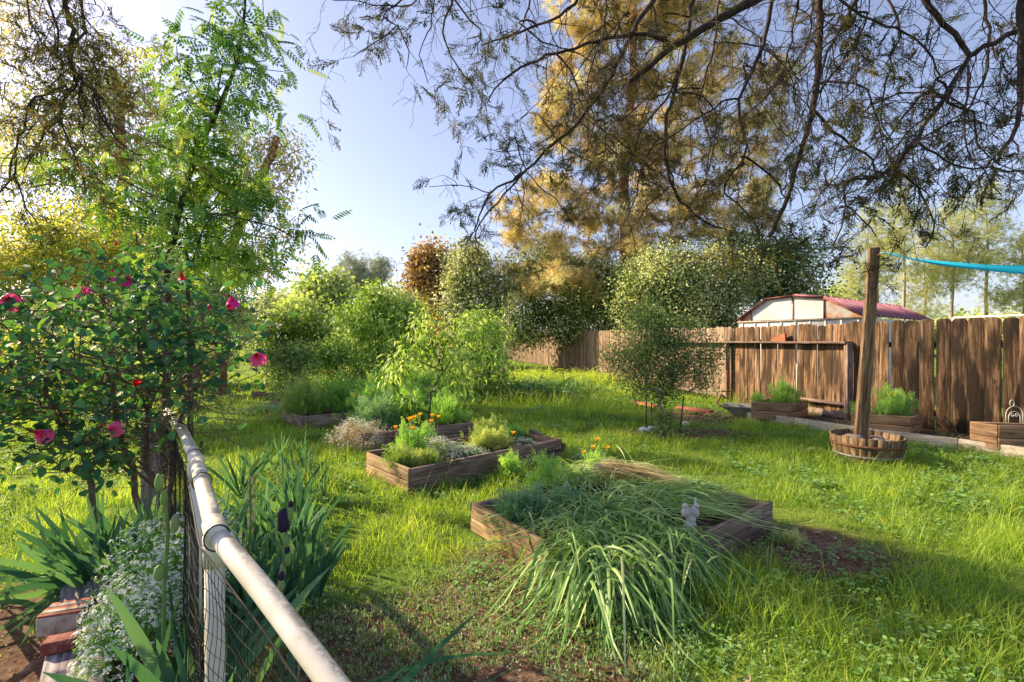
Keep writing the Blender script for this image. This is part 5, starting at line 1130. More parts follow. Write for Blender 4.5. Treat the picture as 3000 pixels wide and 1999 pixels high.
# eucalyptus and golden trees at the left back
def back_left():
    Y=15
    plant('eucalyptus_tree','large grey green eucalyptus with orange tinged leaves at the left back','tree',(P(330,1000,Y)[0],Y,0),[(P(330,1040,Y)[0],Y,-.2),vt(340,860,Y),vt(330,700,Y),vt(360,520,Y),vt(350,330,Y),vt(330,200,Y)],
        [(P(350,200,Y),(.9,1.2,1.3)),(P(250,240,Y),(1.0,1.2,.8)),(P(400,290,Y),(.9,1.1,.9)),(P(150,330,Y),(1.1,1.3,.9)),(P(60,360,Y),(1.1,1.3,1.1)),(P(270,400,Y),(1.5,1.4,1.0)),(P(450,330,Y),(.9,1.2,.7)),(P(420,480,Y),(1.3,1.4,1.0)),(P(200,520,Y),(1.5,1.4,1.0)),(P(360,640,Y),(1.6,1.4,1.0))],290,34,.26,T_DIA,.17,.055,BARK_RED,EUC,rtrunk=.22,twig=.012,shell=.35,fol=dict(down=.9,upn=.3,tbase=.38,tvar=.22))
    Y=13
    plant('eucalyptus_tree','thin crowned eucalyptus with an orange trunk leaning right, behind the young tree','tree',(P(640,1000,Y)[0],Y,0),[(P(640,1040,Y)[0],Y,-.2),vt(650,800,Y),vt(690,690,Y),vt(735,590,Y),vt(790,480,Y),vt(810,400,Y)],
        [(P(830,410,Y),(.5,.7,.35)),(P(770,430,Y),(.6,.7,.5)),(P(850,500,Y),(.45,.7,.6)),(P(820,580,Y),(.6,.7,.6)),(P(740,560,Y),(.9,.9,.7)),(P(700,450,Y),(.7,.8,.6)),(P(830,700,Y),(.6,.7,.45)),(P(760,760,Y),(.6,.7,.5)),(P(680,760,Y),(.9,.9,.6))],170,28,.20,T_DIA,.14,.045,BARK_RED,EUC,rtrunk=.17,twig=.010,shell=.3,fol=dict(down=.9,upn=.3,tbase=.5,tvar=.25))
    Y=9.5
    for i,(cx,cy,rx,rz,l) in enumerate(((60,700,1.4,.8,'golden backlit leafy tree at the left edge behind the rose'),(320,690,1.3,.75,'yellow green backlit tree behind the top of the rose bush'),(560,830,1.0,.55,'yellow green leafy shrub between rose bush and rail end'))):
        yy=Y+[.0,1.2,1.0][i]; x=P(cx,cy,yy)
        plant('backlit_tree',l,'tree',(x[0],yy,0),[(x[0],yy,-.1),(x[0]+.1,yy,.9),(x[0],yy,1.7)],[(x,(rx,1.0,rz)),(x+A(rx*.6,0,-.55),(rx*.7,.9,rz*.6)),(x+A(-rx*.6,0,-.5),(rx*.7,.9,rz*.6)),(x+A(0,0,-.9),(rx,.8,rz*.5))],210,46,.17,T_DIA,.085,.05,BARK,GOLD if i<2 else MID,group='backlit trees at the left back',rtrunk=.10,twig=.006,shell=.3,fol=dict(down=.4,upn=.6,tbase=.42,tvar=.25))
    Y=17
    plant('eucalyptus_tree','pale hanging eucalyptus foliage at the top left corner','tree',(P(-120,1000,Y)[0],Y,0),[(P(-120,1040,Y)[0],Y,-.2),vt(-130,700,Y),vt(-110,350,Y),vt(-90,60,Y)],[(P(-10,60,Y),(.9,1,1.2)),(P(20,160,Y),(.7,1,.8)),(P(-150,0,Y),(2,2,2)),(P(-160,400,Y),(1.6,1.5,2.0)),(P(0,420,Y),(.9,1,.8))],170,40,.26,T_DIA,.19,.045,BARK_PALE,EUC,rtrunk=.2,twig=.012,shell=.4,fol=dict(down=1.2,upn=.2,tbase=.6,tvar=.15))
back_left()
def bushy(name,label,cat,px,py,Y,rx,rz,ncl,per,rc,leaf,L,W,mat,bark=BARK,group=None,ry=None,extra=(),tb=.45,rt=.08,tpl_=T_DIA,twig=.006,down=.3,upn=.7,shell=.35,tv=.22,z0=None,legs=.4):
    c=P(px,py,Y); ry=ry or rx*.8
    g=float(gz(c[0],Y)); tr=[(c[0],Y,g-.05),(c[0]+rx*.05,Y,g+(c[2]-g)*.4),(c[0],Y,g+(c[2]-g)*.8)]
    el=[(c,(rx*.78,ry*.8,rz*.78))]
    for k in range(7):
        a=rng.uniform(0,6.28); e=rng.uniform(-.5,1.0); s=rng.uniform(.32,.5); el.append((c+A(math.cos(a)*math.cos(e)*rx*.72,math.sin(a)*math.cos(e)*ry*.6,math.sin(e)*rz*.78),(rx*s,ry*s,rz*s)))
    if cat=='shrub': el.append(((c[0],Y,g+(c[2]-g)*.35),(rx*.75,ry*.7,max(.1,(c[2]-g)*.4))))
    el+=[(P(a,b,Y+dy),(r1,r1*.8,r2)) for a,b,dy,r1,r2 in extra]
    return plant(name,label,cat,(c[0],Y,g),tr,el,ncl,per,rc,tpl_,L,W,bark,mat,group=group,rtrunk=rt,twig=twig,shell=shell,fol=dict(down=down,upn=upn,tbase=tb,tvar=tv,lv=.2))
def middle():
    # lime green fruit tree
    bushy('fruit_tree','bushy bright lime green fruit tree in the middle distance','tree',1110,935,14,1.0,1.05,200,46,.17,None,.15,.042,LIME,BARK_DARK,extra=((1030,960,0,.7,.75),(1185,930,0,.6,.85),(1100,860,0,.55,.35),(1060,1050,-.3,.7,.55),(1170,1050,-.2,.6,.5)),tb=.52,rt=.10,tpl_=T_LONG,down=.8)
    bushy('round_shrub','dense dark green rounded shrub left of the lime tree','shrub',865,985,14.5,1.1,.85,200,60,.18,None,.085,.05,SHRUBD,extra=((800,1000,0,.7,.7),(930,1010,0,.55,.55)),tb=.45,rt=.08,shell=.6)
    bushy('leafy_shrub','small light green shrub in front of the dark rounded one','shrub',855,1060,11,.55,.42,90,40,.11,None,.07,.04,OLIVE,tb=.65,rt=.03)
    bushy('leafy_shrub','sunlit leafy shrub between the dark shrub and the lime tree','shrub',985,1050,13,.7,.5,100,40,.14,None,.09,.05,LIME,tb=.45,rt=.04)
    bushy('leafy_shrub','yellow green shrub right behind the sapling','shrub',1430,1010,12.5,.65,.8,140,44,.14,None,.08,.045,LIME,tb=.55,rt=.05,extra=((1380,1070,0,.6,.5),(1450,1090,0,.5,.5),(1410,950,0,.45,.4)))
    # sapling with drooping leaves
    Y=7.15; b=P(1257,1262,Y)
    plant('peach_sapling','slim sapling with long drooping light green leaves growing from the brown bed','tree',(b[0],Y,.19),[(b[0],Y,.15),vt(1258,1210,Y),vt(1262,1150,Y)],
        [(P(1215,1010,Y),(.30,.30,.40)),(P(1300,990,Y),(.30,.3,.42)),(P(1370,960,Y),(.25,.3,.30)),(P(1330,1090,Y),(.34,.3,.30)),(P(1160,1080,Y),(.26,.3,.22)),(P(1240,940,Y),(.18,.2,.18)),(P(1410,1030,Y),(.26,.25,.3)),(P(1130,1110,Y),(.16,.2,.10)),(P(1200,1170,Y),(.2,.2,.12))],140,13,.085,T_LONG,.115,.026,BARK_DARK,LIME,rtrunk=.022,twig=.003,shell=.2,fol=dict(down=.95,upn=.7,tbase=.5,tvar=.25),sag=.1)
    # vine-wrapped bare trunks
    Y=14; c=P(1480,1095,Y)
    plant('bare_shrub','thin bare grey stems with sparse leaves at the left end of the visible fence','shrub',(c[0],Y,0),[(c[0],Y,0),(c[0]-.05,Y,.7),(c[0],Y,1.4)],[(P(1480,980,Y),(.32,.3,.75)),(P(1500,900,Y),(.35,.3,.4))],70,5,.08,T_OVAL,.06,.045,BARK_PALE,OLIVE,rtrunk=.07,twig=.008,shell=.2,fol=dict(tbase=.8))
    # bronze tree, white speckled tree, golden pine shrub in front of the big pine
    bushy('bronze_tree','tree with bronze reddish leaves left of the white speckled one','tree',1290,820,26,1.5,1.9,230,48,.34,None,.20,.13,PURPLE,tb=.5,rt=.16,extra=((1330,930,0,1.5,1.2),(1262,760,0,.9,.6)),twig=.014,tv=.25)
    bushy('speckled_tree','round tree with pale white speckled leaves left of the big pine','tree',1400,830,24,1.6,2.1,340,64,.30,None,.15,.10,BLOSSOM,tb=.52,rt=.16,extra=((1370,900,0,1.3,1.3),(1450,860,0,1.1,1.4)),twig=.012,tv=.25,shell=.55)
    # evergreen mass behind the fence
    EV='glossy evergreen trees behind the fence'
    bushy('evergreen_tree','broad glossy evergreen right behind the fence, under the middle of the pine','tree',1680,860,23.5,3.3,2.0,620,90,.36,None,.115,.075,OAK,tb=.55,rt=.22,extra=((1560,900,0,1.5,1.5),(1800,850,0,1.9,1.7),(1600,955,0,1.8,1.0),(1720,960,0,2.0,1.0),(1850,960,-1,1.6,.9),(1500,960,0,1.4,.9)),twig=.014,group=EV,tv=.4,shell=.5)
    bushy('evergreen_tree','glossy evergreen with bright highlights left of the shed','tree',2010,880,18,2.2,1.6,560,90,.29,None,.10,.065,OAK,tb=.56,rt=.22,extra=((1900,900,0,1.3,1.2),(2080,890,0,1.3,1.1),(1960,960,0,1.5,.8),(2100,950,0,1.2,.7),(1950,790,0,1.4,.9),(2150,810,0,1.2,.9)),twig=.012,group=EV,tv=.4,shell=.5)
    bushy('evergreen_tree','upper dark evergreen crown rising above the shed','tree',2220,800,20,2.0,1.3,340,60,.40,None,.12,.08,OAK,tb=.42,rt=.2,extra=((2310,820,0,1.3,.9),(2340,740,0,.9,.6),(2140,730,0,1.1,.8),(2300,880,0,1.2,.7)),twig=.014,group=EV,tv=.25,shell=.4)
middle()
# big pine
def pine(label,base,h,trunk,ells,ncl,per,rc,L,mat,rt,bark,group=None,name='pine_tree',tb=.5,W=1.0):
    o=thing(name,base,label,'tree',group); tm=MB(); T=pathp(trunk,14)+np.concatenate([[A(0,0,0)],rnd(13,rt*.15)]); rr=np.linspace(rt,rt*.28,14); rr[0]*=1.2
    tube(tm,T,rr,11,wob=.12); tk=tm.build('trunk',bark,o,smooth=True)
    cl=crown_points(ells,ncl,.35); Nn,par,rad=skeleton(list(T),cl,.07,.011,2.3,pull=.1); bm_=MB(); emit_skeleton(bm_,Nn,par,rad,rt*.33,skip=14); bm_.build('branches',bark,tk)
    fm=MB(); foliage(fm,cl,per,rc,T_NEED,L,None,down=-.1,upn=.4,flat=.7,tbase=tb,tvar=.3,lv=.16); fm.build('needles',mat,o); return o
Y=22.5
pine('very tall pine with golden sunlit needles and reddish trunk behind the fence',(P(1835,1000,Y)[0],Y,.1),20,[P(1835,1010,Y),P(1832,800,Y),P(1825,560,Y),P(1848,300,Y),P(1860,60,Y),P(1875,-160,Y)],
    [(P(1730,60,Y),(1.7,1.7,1.6)),(P(1860,20,Y),(2.1,2,1.7)),(P(2010,60,Y),(1.9,1.8,1.5)),(P(1700,230,Y),(1.9,1.8,1.3)),(P(1950,260,Y),(2.4,2.2,1.5)),(P(2120,200,Y),(1.4,1.4,1.3)),(P(1660,380,Y),(1.6,1.6,1.1)),(P(1800,440,Y),(2.4,2.2,1.3)),(P(1990,440,Y),(2.2,2,1.4)),(P(2190,400,Y),(1.6,1.5,1.2)),(P(1620,570,Y),(1.9,1.8,1.2)),(P(1800,640,Y),(2.2,2.1,1.2)),(P(1560,690,Y),(1.7,1.7,1.0)),(P(1700,740,Y),(2.2,1.8,1.0)),(P(2230,330,Y),(1.2,1.2,1.2)),(P(1560,830,Y),(1.5,1.4,1.3)),(P(1960,600,Y),(2.0,1.8,1.3)),(P(1850,-150,Y),(2.6,2.4,1.6)),(P(2080,-80,Y),(1.8,2,1.3)),(P(2240,520,Y),(1.2,1.1,.9)),(P(2290,230,Y),(1.0,1.0,1.0)),(P(1500,620,Y),(1.0,1,.7)),(P(1620,300,Y),(1.2,1.2,.9)),(P(2150,560,Y),(1.5,1.4,.8)),(P(2080,660,Y-2),(1.6,1.4,.9)),(P(2230,640,Y-2),(1.3,1.2,.9)),(P(1900,720,Y-2),(1.7,1.4,.9)),(P(1680,820,Y-1.5),(1.6,1.3,.7)),(P(2020,760,Y-4),(1.2,1.0,.5))],
    680,28,.24,.33,PINE,.34,BARK_RED,tb=.52)
def far_trees():
    FG='tall thin pines behind the shed'
    for (px,cy,Y,rx,rz,l,nc) in ((2560,740,30,1.7,2.2,'pale pine right behind the post top',150),(2640,650,33,1.0,1.6,'narrow pine top rising between the post and the hammock',90),(2780,720,30,1.9,2.4,'pale pine with a bent grey trunk above the near fence',170),(2880,680,32,1.6,2.3,'tallest pale pine above the right fence boards',160),(2990,800,29,1.2,1.8,'darker pine cut by the right edge of the view',110),(2700,830,34,2.0,1.4,'low pale pine behind the shed roof',120)):
        b=P(px,1000,Y); pine(l,(b[0],Y,.2),8,[(b[0],Y,0),(b[0]+.15,Y,2.0),P(px+14,cy,Y),P(px,cy-110,Y)],[(P(px,cy,Y),(rx,rx,rz)),(P(px-25,cy+80,Y),(rx*1.1,rx,rz*.5)),(P(px+10,cy-100,Y),(rx*.5,rx*.5,rz*.5))],nc,13,.30,.26,PINEF,.13,BARK_PALE,FG,tb=.5)
    GG='grey pines on the horizon'
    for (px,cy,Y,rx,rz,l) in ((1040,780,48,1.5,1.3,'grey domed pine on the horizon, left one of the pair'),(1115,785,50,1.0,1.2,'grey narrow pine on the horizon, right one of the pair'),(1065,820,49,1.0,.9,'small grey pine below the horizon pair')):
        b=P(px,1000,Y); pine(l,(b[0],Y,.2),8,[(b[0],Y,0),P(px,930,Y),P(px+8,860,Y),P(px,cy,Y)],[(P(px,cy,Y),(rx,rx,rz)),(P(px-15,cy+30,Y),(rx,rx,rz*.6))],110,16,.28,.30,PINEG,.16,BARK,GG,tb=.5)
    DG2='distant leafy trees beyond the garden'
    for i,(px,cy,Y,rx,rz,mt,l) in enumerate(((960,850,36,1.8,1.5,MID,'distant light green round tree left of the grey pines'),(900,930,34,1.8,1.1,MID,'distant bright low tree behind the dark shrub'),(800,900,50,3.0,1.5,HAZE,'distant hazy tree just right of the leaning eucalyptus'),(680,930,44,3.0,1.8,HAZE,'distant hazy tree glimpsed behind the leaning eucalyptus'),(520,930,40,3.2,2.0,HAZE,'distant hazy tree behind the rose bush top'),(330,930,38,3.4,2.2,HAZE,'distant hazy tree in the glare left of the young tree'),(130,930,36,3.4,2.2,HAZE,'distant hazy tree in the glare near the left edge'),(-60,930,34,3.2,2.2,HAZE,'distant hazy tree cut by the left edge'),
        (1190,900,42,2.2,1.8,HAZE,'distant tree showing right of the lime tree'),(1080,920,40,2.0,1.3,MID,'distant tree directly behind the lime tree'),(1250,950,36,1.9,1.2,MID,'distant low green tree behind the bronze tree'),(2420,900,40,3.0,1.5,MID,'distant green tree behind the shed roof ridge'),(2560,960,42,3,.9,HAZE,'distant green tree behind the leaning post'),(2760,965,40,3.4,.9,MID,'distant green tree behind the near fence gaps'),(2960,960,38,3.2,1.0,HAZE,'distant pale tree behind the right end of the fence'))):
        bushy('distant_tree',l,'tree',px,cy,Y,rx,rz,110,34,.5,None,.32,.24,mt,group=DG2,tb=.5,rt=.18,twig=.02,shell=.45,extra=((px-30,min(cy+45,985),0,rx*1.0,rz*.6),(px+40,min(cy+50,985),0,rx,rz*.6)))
    bushy('leafy_shrub','sunny shrub at the far left behind the lying timber','shrub',60,1060,11.5,1.2,.7,110,40,.2,None,.10,.06,GOLD,tb=.3,rt=.05)
    bushy('leafy_shrub','pale green shrub behind the rose bush, right of the sunny one','shrub',260,1040,14,1.3,.8,110,40,.2,None,.11,.07,MID,tb=.6,rt=.05)
    bushy('leafy_shrub','low shrub behind the right side of the rose bush','shrub',560,1040,16,1.5,.9,120,40,.2,None,.12,.08,MID,tb=.5,rt=.05)
    o=thing('dead_sapling',(P(1150,1000,24)[0],24,0),'leafless grey twigs rising above the lime tree','dead tree'); m=MB(); b=P(1160,1000,24)
    tg=crown_points([(P(1150,840,24),(.8,.5,1.1))],26,.2); Nn,par,rad=skeleton([(b[0],24,0),(b[0],24,1.5),(b[0],24,2.6)],tg,.06,.012,2.3); emit_skeleton(m,Nn,par,rad,.06); m.build('twigs',BARK_PALE,o)
far_trees()
# staked shrub
def staked():
    Y=8.0; c=P(1935,1240,Y); o_=(c[0],Y,0)
    plant('staked_shrub','narrow leaved dark green shrub tree held by green stakes in front of the fence','shrub',o_,[(c[0],Y,0),(c[0]+.02,Y,.3),(c[0]-.02,Y,.5)],
        [(P(1930,1060,Y),(.66,.5,.50)),(P(1850,1080,Y),(.42,.4,.36)),(P(2030,1090,Y),(.42,.4,.34)),(P(1905,980,Y),(.5,.4,.42)),(P(1985,990,Y),(.48,.35,.36)),(P(1905,920,Y),(.36,.3,.28)),(P(1930,1140,Y),(.5,.4,.22)),(P(2080,1040,Y),(.26,.3,.22)),(P(1800,1050,Y),(.22,.3,.18))],560,30,.085,T_DIA,.060,.017,BARK_PALE,OLIVE,rtrunk=.05,twig=.003,shell=.25,fol=dict(down=-.5,upn=.3,tbase=.42,tvar=.22,flat=1.1))
    bushy('leafy_shrub','small leafy sprouts around the foot of the staked shrub','shrub',1945,1235,7.9,.18,.16,40,26,.05,None,.05,.014,OLIVE,tb=.7,rt=.012,twig=.002,down=-.5)
    for i,((x0,y0),(x1,y1),l) in enumerate((((1894,1145),(1893,1268),'dark green metal stake left of the staked shrub'),((1908,1180),(1912,1255),'short green stake close to the left of the shrub trunk'),((2003,1160),(1992,1258),'dark green metal stake leaning right of the shrub trunk'))):
        yy=8.0+(.0,.3,.1)[i]; m=MB(); a=P(x0,y0,yy); b=P(x1,y1,yy); b[2]=-.05; tube(m,[a,b],.012,7); tag(m.build('garden_stake',GREENM,loc=(b[0],b[1],0)),l,'stake','stakes round the shrub')
    for i,(px,py,s,l) in enumerate(((1888,1268,.085,'pale rock left of the shrub trunk at the stake foot'),(1912,1263,.07,'pale rock touching the shrub foot on its left'),(2010,1245,.06,'grey rock right of the shrub foot'))):
        p=G(px,py); m=MB(); ellipsoid(m,(0,0,0),(s*1.2,s,s*.7),12,9,rough=.25,seed=i+9); o=m.build('rock',STONE,smooth=True,loc=(0,0,0)); o.location=(p[0],p[1],s*.4); tag(o,l,'rock','rocks round the staked shrub')
    # red things by the fence
    for i,(a,b,z,l) in enumerate((((1860,1128,11.0),(1925,1152,10.2),.12,'red painted plank lying by the far fence left of the shrub'),((1985,1163,10.2),(2085,1172,9.6),.10,'brick red timber lying by the fence right of the shrub'))):
        p=P(*a); q=P(*b); m=MB(); board(m,(p[0],p[1],z),(q[0],q[1],z),.05,.16,tint=.9); tag(m.build('red_plank',TILE if i==0 else BRICKR,bevel=.005,loc=(p[0],p[1],0)),l,'plank','red planks by the fence')
staked()
# ================================================================ overhanging cypresses
def cypress(label,trunk,limbs,rand_limbs,seed,dens=1.0,group=None,sprayL=.12,leafp=.48,rk=1.35):
    o=thing('cypress_tree',(trunk[0][0],trunk[0][1],0),label,'tree',group); R=random.Random(seed)
    tm=MB(); tube(tm,pathp(trunk,12)+np.concatenate([[A(0,0,0)],rnd(11,.02)]),np.linspace(.19,.07,12),12,wob=.1); tm.build('trunk',BARK,o,smooth=True)
    lm=MB(); tw=MB(); sp_p=[]; sp_d=[]; sp_s=[]; T=pathp(trunk,24)
    alll=[]; pool=T[8:].copy()
    for pts,r0,r1,br in limbs:
        W=[P(*q) for q in pts]
        if pts[0][1]<=30:      # reach up and back to the trunk, above the frame
            p0=W[0]; d=unit(W[0]-W[1]); k=int(np.argmin(np.abs(T[:,2]-(p0[2]+.5)))); t=T[max(6,min(23,k+R.randint(-2,3)))]
            e=p0+d*.35+A(0,-.1,.15); mid=(e+t)/2+A(0,0,.55); W=[t,(t+mid)/2+A(0,0,.2),mid,(mid+e)/2+A(0,0,.12),e]+W
            rr=[r0*1.6,r0*1.4,r0*1.25,r0*1.15,r0*1.05]+list(np.linspace(r0,r1,len(pts)))
        else:
            rr=list(np.linspace(r0,r1,len(pts))); dd=np.linalg.norm(pool-W[0],axis=1)+.6*np.maximum(0,W[0][2]-pool[:,2]); q=pool[int(np.argmin(dd))]; gap=np.linalg.norm(q-W[0])
            if gap>.03: W=[q,(q+W[0])/2+A(0,0,.12*gap)]+W; rr=[r0*1.25,r0*1.1]+rr
        # smooth with Catmull-Rom
        Wn=[W[0]]+W+[W[-1]]; D=[]; DR=[]
        for i in range(1,len(Wn)-2):
            L=np.linalg.norm(Wn[i+1]-Wn[i]); m_=max(2,int(L/.07))
            for k in range(m_):
                u=k/m_; a,b,c,d=Wn[i-1],Wn[i],Wn[i+1],Wn[i+2]
                D.append(.5*((2*b)+(-a+c)*u+(2*a-5*b+4*c-d)*u*u+(-a+3*b-3*c+d)*u**3)); DR.append(rr[i-1]*(1-u)+rr[i]*u)
        D.append(Wn[-1]); DR.append(rr[-1]); D=np.array(D); D+=rnd(len(D))*.006
        DR=[q*rk for q in DR]; pool=np.concatenate([pool,D[::3]]); tube(lm,D,DR,7 if r0>.008 else 5,wob=.15)
        st=0 if pts[0][1]>30 else int(len(D)*.3)
        for i in range(st,len(D)): alll.append((D[i],unit(D[min(i+1,len(D)-1)]-D[max(i-1,0)]),DR[i],br))
    # twigs off the limbs
    for p,d,r,br in alll:
        if p[2]>EYE+.705*p[1]+.9 or R.random()>br*dens*.55: continue
        rw=.00045*p[1]
        def walk(p,d,L,r,n,mb,droop):
            q=p; pts=[p]
            for k in range(n):
                d=unit(d+A(R.gauss(0,.32),R.gauss(0,.32),R.gauss(0,.30)-droop)); q=q+d*L/n; pts.append(q)
            return pts,d
        side=unit(np.cross(d,A(R.gauss(0,1),R.gauss(0,1),R.gauss(0,1)))); d0=unit(d*.5+side*.9+A(0,0,-.25))
        L=R.uniform(.18,.62); pts,de=walk(p,d0,L,r,6,tw,.12); rr=max(.0016,min(r*.45,.0045)); a=np.array(pts)
        cones(tw,a[:-1],a[1:],np.linspace(rr,rr*.5,6),np.linspace(rr,rr*.5,6)*.9,4,.5)
        for k in range(1,7):
            for _ in range(2 if k>2 else 1):
                if R.random()<.25: continue
                s2=unit(np.cross(de,A(R.gauss(0,1),R.gauss(0,1),R.gauss(0,1)))); p2,d2=walk(pts[k],unit(s2+de*.6+A(0,0,-.2)),R.uniform(.06,.2),0,3,tw,.1); b=np.array(p2); cones(tw,b[:-1],b[1:],rw,rw*.8,3,.5)
                if R.random()<leafp*float(np.clip((vnoise(p2[-1][0]*2.4,p2[-1][2]*2.4+p2[-1][1],77)-.40)*3.2,.05,1)):
                    for j in (1,2,3):
                        if R.random()<.75: sp_p.append(b[j]); sp_d.append(unit(d2+A(R.gauss(0,.4),R.gauss(0,.4),R.gauss(0,.4)-.15))); sp_s.append(R.uniform(.55,1.2)*sprayL)
    lm.build('limbs',BARK_DARK,o,smooth=True); tw.build('twigs',BARK_DARK,o)
    sp_p=np.array(sp_p); sp_d=np.array(sp_d); sp_s=np.array(sp_s); fm=MB(); n=len(sp_p); pk=rng.integers(0,4,n)
    cn=vnoise(sp_p[:,0]*2.2,sp_p[:,2]*2.2+sp_p[:,1],31); tint=np.clip(.15+.75*(cn-.3)+rng.normal(size=n)*.12,0,1)
    for i in range(4):
        k=pk==i; stamp(fm,T_SPRAY[i],sp_p[k],sp_d[k],rnd(k.sum()),sp_s[k],tint[k])
    fm.build('scale_leaves',JUNI,o);
def L_(Y,*pts): return [(x,y,Y+.0*y) for x,y in pts]
RL=[(L_(4.0,(2300,-60),(2206,0),(2082,72),(1974,139),(1842,239)),.034,.016,1.0),(L_(3.5,(2400,-20),(2400,143),(2383,306),(2350,421),(2306,574),(2254,693)),.021,.009,.9),
 (L_(3.5,(2383,320),(2440,382),(2500,430),(2560,469),(2558,505)),.009,.004,1.2),(L_(3.2,(2700,-20),(2761,72),(2837,163),(2761,297),(2689,397),(2622,483),(2570,521),(2488,531)),.014,.006,1.5),
 (L_(3.2,(3120,20),(2980,90),(2837,163)),.014,.012,1.5),(L_(3.0,(2995,-20),(2990,239),(2981,363),(2918,478)),.016,.006,1.3),(L_(4.2,(2030,-20),(2000,170),(1969,293),(1950,371),(1964,537),(2043,636),(2115,670)),.016,.006,1.0),
 (L_(4.4,(1930,-20),(1866,68),(1822,161),(1779,244),(1681,371),(1603,440),(1524,518),(1436,567),(1392,674)),.018,.005,.9),(L_(4.4,(1524,518),(1422,630),(1392,694),(1405,720)),.007,.003,.5),
 (L_(4.3,(1440,568),(1390,548),(1320,545),(1255,545)),.004,.002,.35),(L_(4.3,(1340,548),(1335,530),(1300,515)),.003,.0018,.2),(L_(4.3,(1530,480),(1480,490),(1415,472)),.003,.002,.3),(L_(4.3,(1530,440),(1460,445),(1420,432)),.003,.002,.3),
 (L_(3.8,(1700,-20),(1661,34),(1554,83),(1480,107),(1410,130)),.010,.004,1.2),(L_(4.0,(1860,100),(1720,132),(1632,156),(1554,186),(1500,215),(1451,259),(1427,303)),.011,.004,1.3),(L_(3.4,(1331,-20),(1300,63),(1304,127),(1339,195),(1392,254)),.006,.003,1.0),
 (L_(3.4,(1275,-20),(1251,98),(1231,156),(1256,245)),.004,.002,.3),(L_(3.3,(1190,-20),(1124,44),(1167,78),(1094,127),(1038,168)),.005,.002,1.0),(L_(3.3,(1163,78),(1202,156),(1187,205)),.004,.002,.9),(L_(3.3,(1330,0),(1380,60),(1410,90),(1400,125)),.005,.003,.8),
 (L_(3.8,(2270,-20),(2235,134),(2206,206),(2168,287),(2168,354),(2187,430),(2158,497)),.013,.005,1.2),(L_(3.3,(2520,-20),(2469,72),(2426,158),(2402,225)),.010,.005,1.3),(L_(3.8,(2180,460),(2263,516),(2306,583)),.007,.004,1.0),
 (L_(3.3,(2479,530),(2474,598),(2462,670),(2436,746)),.005,.003,.4),(L_(3.3,(2480,598),(2530,640),(2570,693)),.004,.003,.7),(L_(3.2,(2632,492),(2689,550),(2742,650),(2713,720)),.006,.003,1.6),(L_(3.1,(2689,420),(2775,469),(2809,488),(2904,493),(3030,507)),.006,.004,1.6),
 (L_(3.6,(2600,-20),(2640,80),(2610,170),(2620,260)),.007,.003,1.2),(L_(3.2,(2780,300),(2850,330),(2860,420),(2930,480)),.006,.003,1.2),(L_(3.5,(2340,-20),(2320,120),(2280,240)),.007,.004,1.4),(L_(4.6,(2110,-20),(2090,150),(2050,300),(2080,420),(2060,560)),.009,.004,1.2),
 (L_(4.6,(1780,-20),(1760,120),(1720,240),(1740,360),(1700,480)),.008,.004,1.2),(L_(4.4,(1960,280),(1880,380),(1840,480),(1780,600)),.008,.003,1.1),(L_(4.5,(1970,540),(1900,600),(1840,690)),.006,.003,1.2),(L_(4.2,(2120,560),(2200,640),(2240,740)),.006,.003,1.2),
 (L_(3.3,(2880,-20),(2900,120),(2880,230),(2830,330)),.008,.004,1.2),(L_(3.2,(2440,-20),(2560,60),(2680,110),(2760,230)),.007,.004,1.1),(L_(3.4,(1240,-20),(1180,20),(1090,10),(960,-5)),.004,.002,1.2),(L_(4.0,(1560,-20),(1540,40),(1520,90),(1460,110)),.007,.003,1.5)]
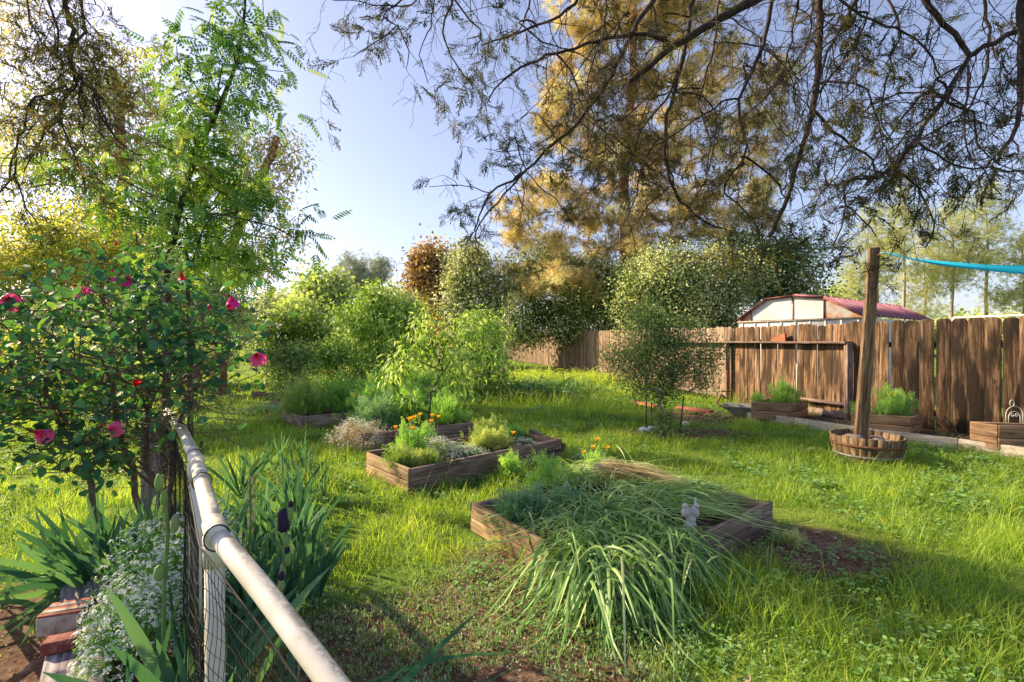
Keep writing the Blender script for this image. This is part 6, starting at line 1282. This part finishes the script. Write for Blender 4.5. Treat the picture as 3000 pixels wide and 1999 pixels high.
def randl(n,x0,x1,y0,y1,Y,seed):
    R=random.Random(seed); out=[]
    for i in range(n):
        x=R.uniform(x0,x1); y=R.uniform(y0,y1); pts=[(x,y,Y+R.uniform(-.5,.8))]; yy=pts[0][2]; a=R.uniform(-60,60)
        for k in range(R.randint(3,5)): a+=R.uniform(-45,45); x+=a; y+=R.uniform(35,95); pts.append((x,y,yy))
        out.append((pts,.0052,.002,1.1))
    return out
cypress('dark spreading cypress whose bare twiggy limbs hang over the top right of the garden',[(3.5,.9,-.1),(3.4,1.0,2.0),(3.2,1.2,4.2),(3.0,1.5,5.6),(2.7,1.9,6.6)],RL+randl(24,1480,2350,31,420,4.2,3)+randl(14,2350,3000,31,360,3.4,4),[],5,1.0)
LL=[(L_(2.7,(194,-20),(196,45),(216,85),(201,134),(210,192),(232,223),(268,263),(295,321),(330,400)),.010,.0035,.85),(L_(2.7,(232,-20),(243,89),(214,156),(214,192)),.006,.004,.6),(L_(2.7,(219,241),(192,277),(170,348),(134,379),(80,491)),.005,.0025,1.5),
 (L_(2.7,(192,257),(134,272),(85,308),(67,379),(45,433),(27,536),(-10,576)),.0055,.003,1.1),(L_(2.7,(129,-20),(165,89),(170,156)),.005,.003,1.1),(L_(2.7,(83,-20),(85,67),(134,134),(179,179)),.0045,.003,1.2),(L_(2.7,(240,225),(241,339),(250,420)),.004,.002,1.5),(L_(2.7,(268,263),(300,360),(370,430),(410,455)),.005,.0025,2.0),
 (L_(2.7,(45,433),(60,560),(100,640),(120,680)),.004,.002,1.0),(L_(2.7,(170,348),(200,430),(240,500),(250,560)),.004,.002,1.6),(L_(2.7,(216,192),(150,250),(110,330)),.003,.002,1.4),(L_(2.7,(243,89),(280,115),(310,118)),.003,.002,.8),(L_(2.7,(265,-20),(285,15),(308,50)),.003,.002,.8)]
cypress('second cypress reaching in at the top left with a drooping dark forked branch',[(-3.6,1.5,-.1),(-3.5,1.5,2.2),(-3.3,1.6,4.2),(-3.0,1.8,5.6)],LL,randl(30,-640,-140,31,560,3.1,8)+randl(16,-560,-110,300,900,3.4,9),6,1.0,sprayL=.10,leafp=.42)
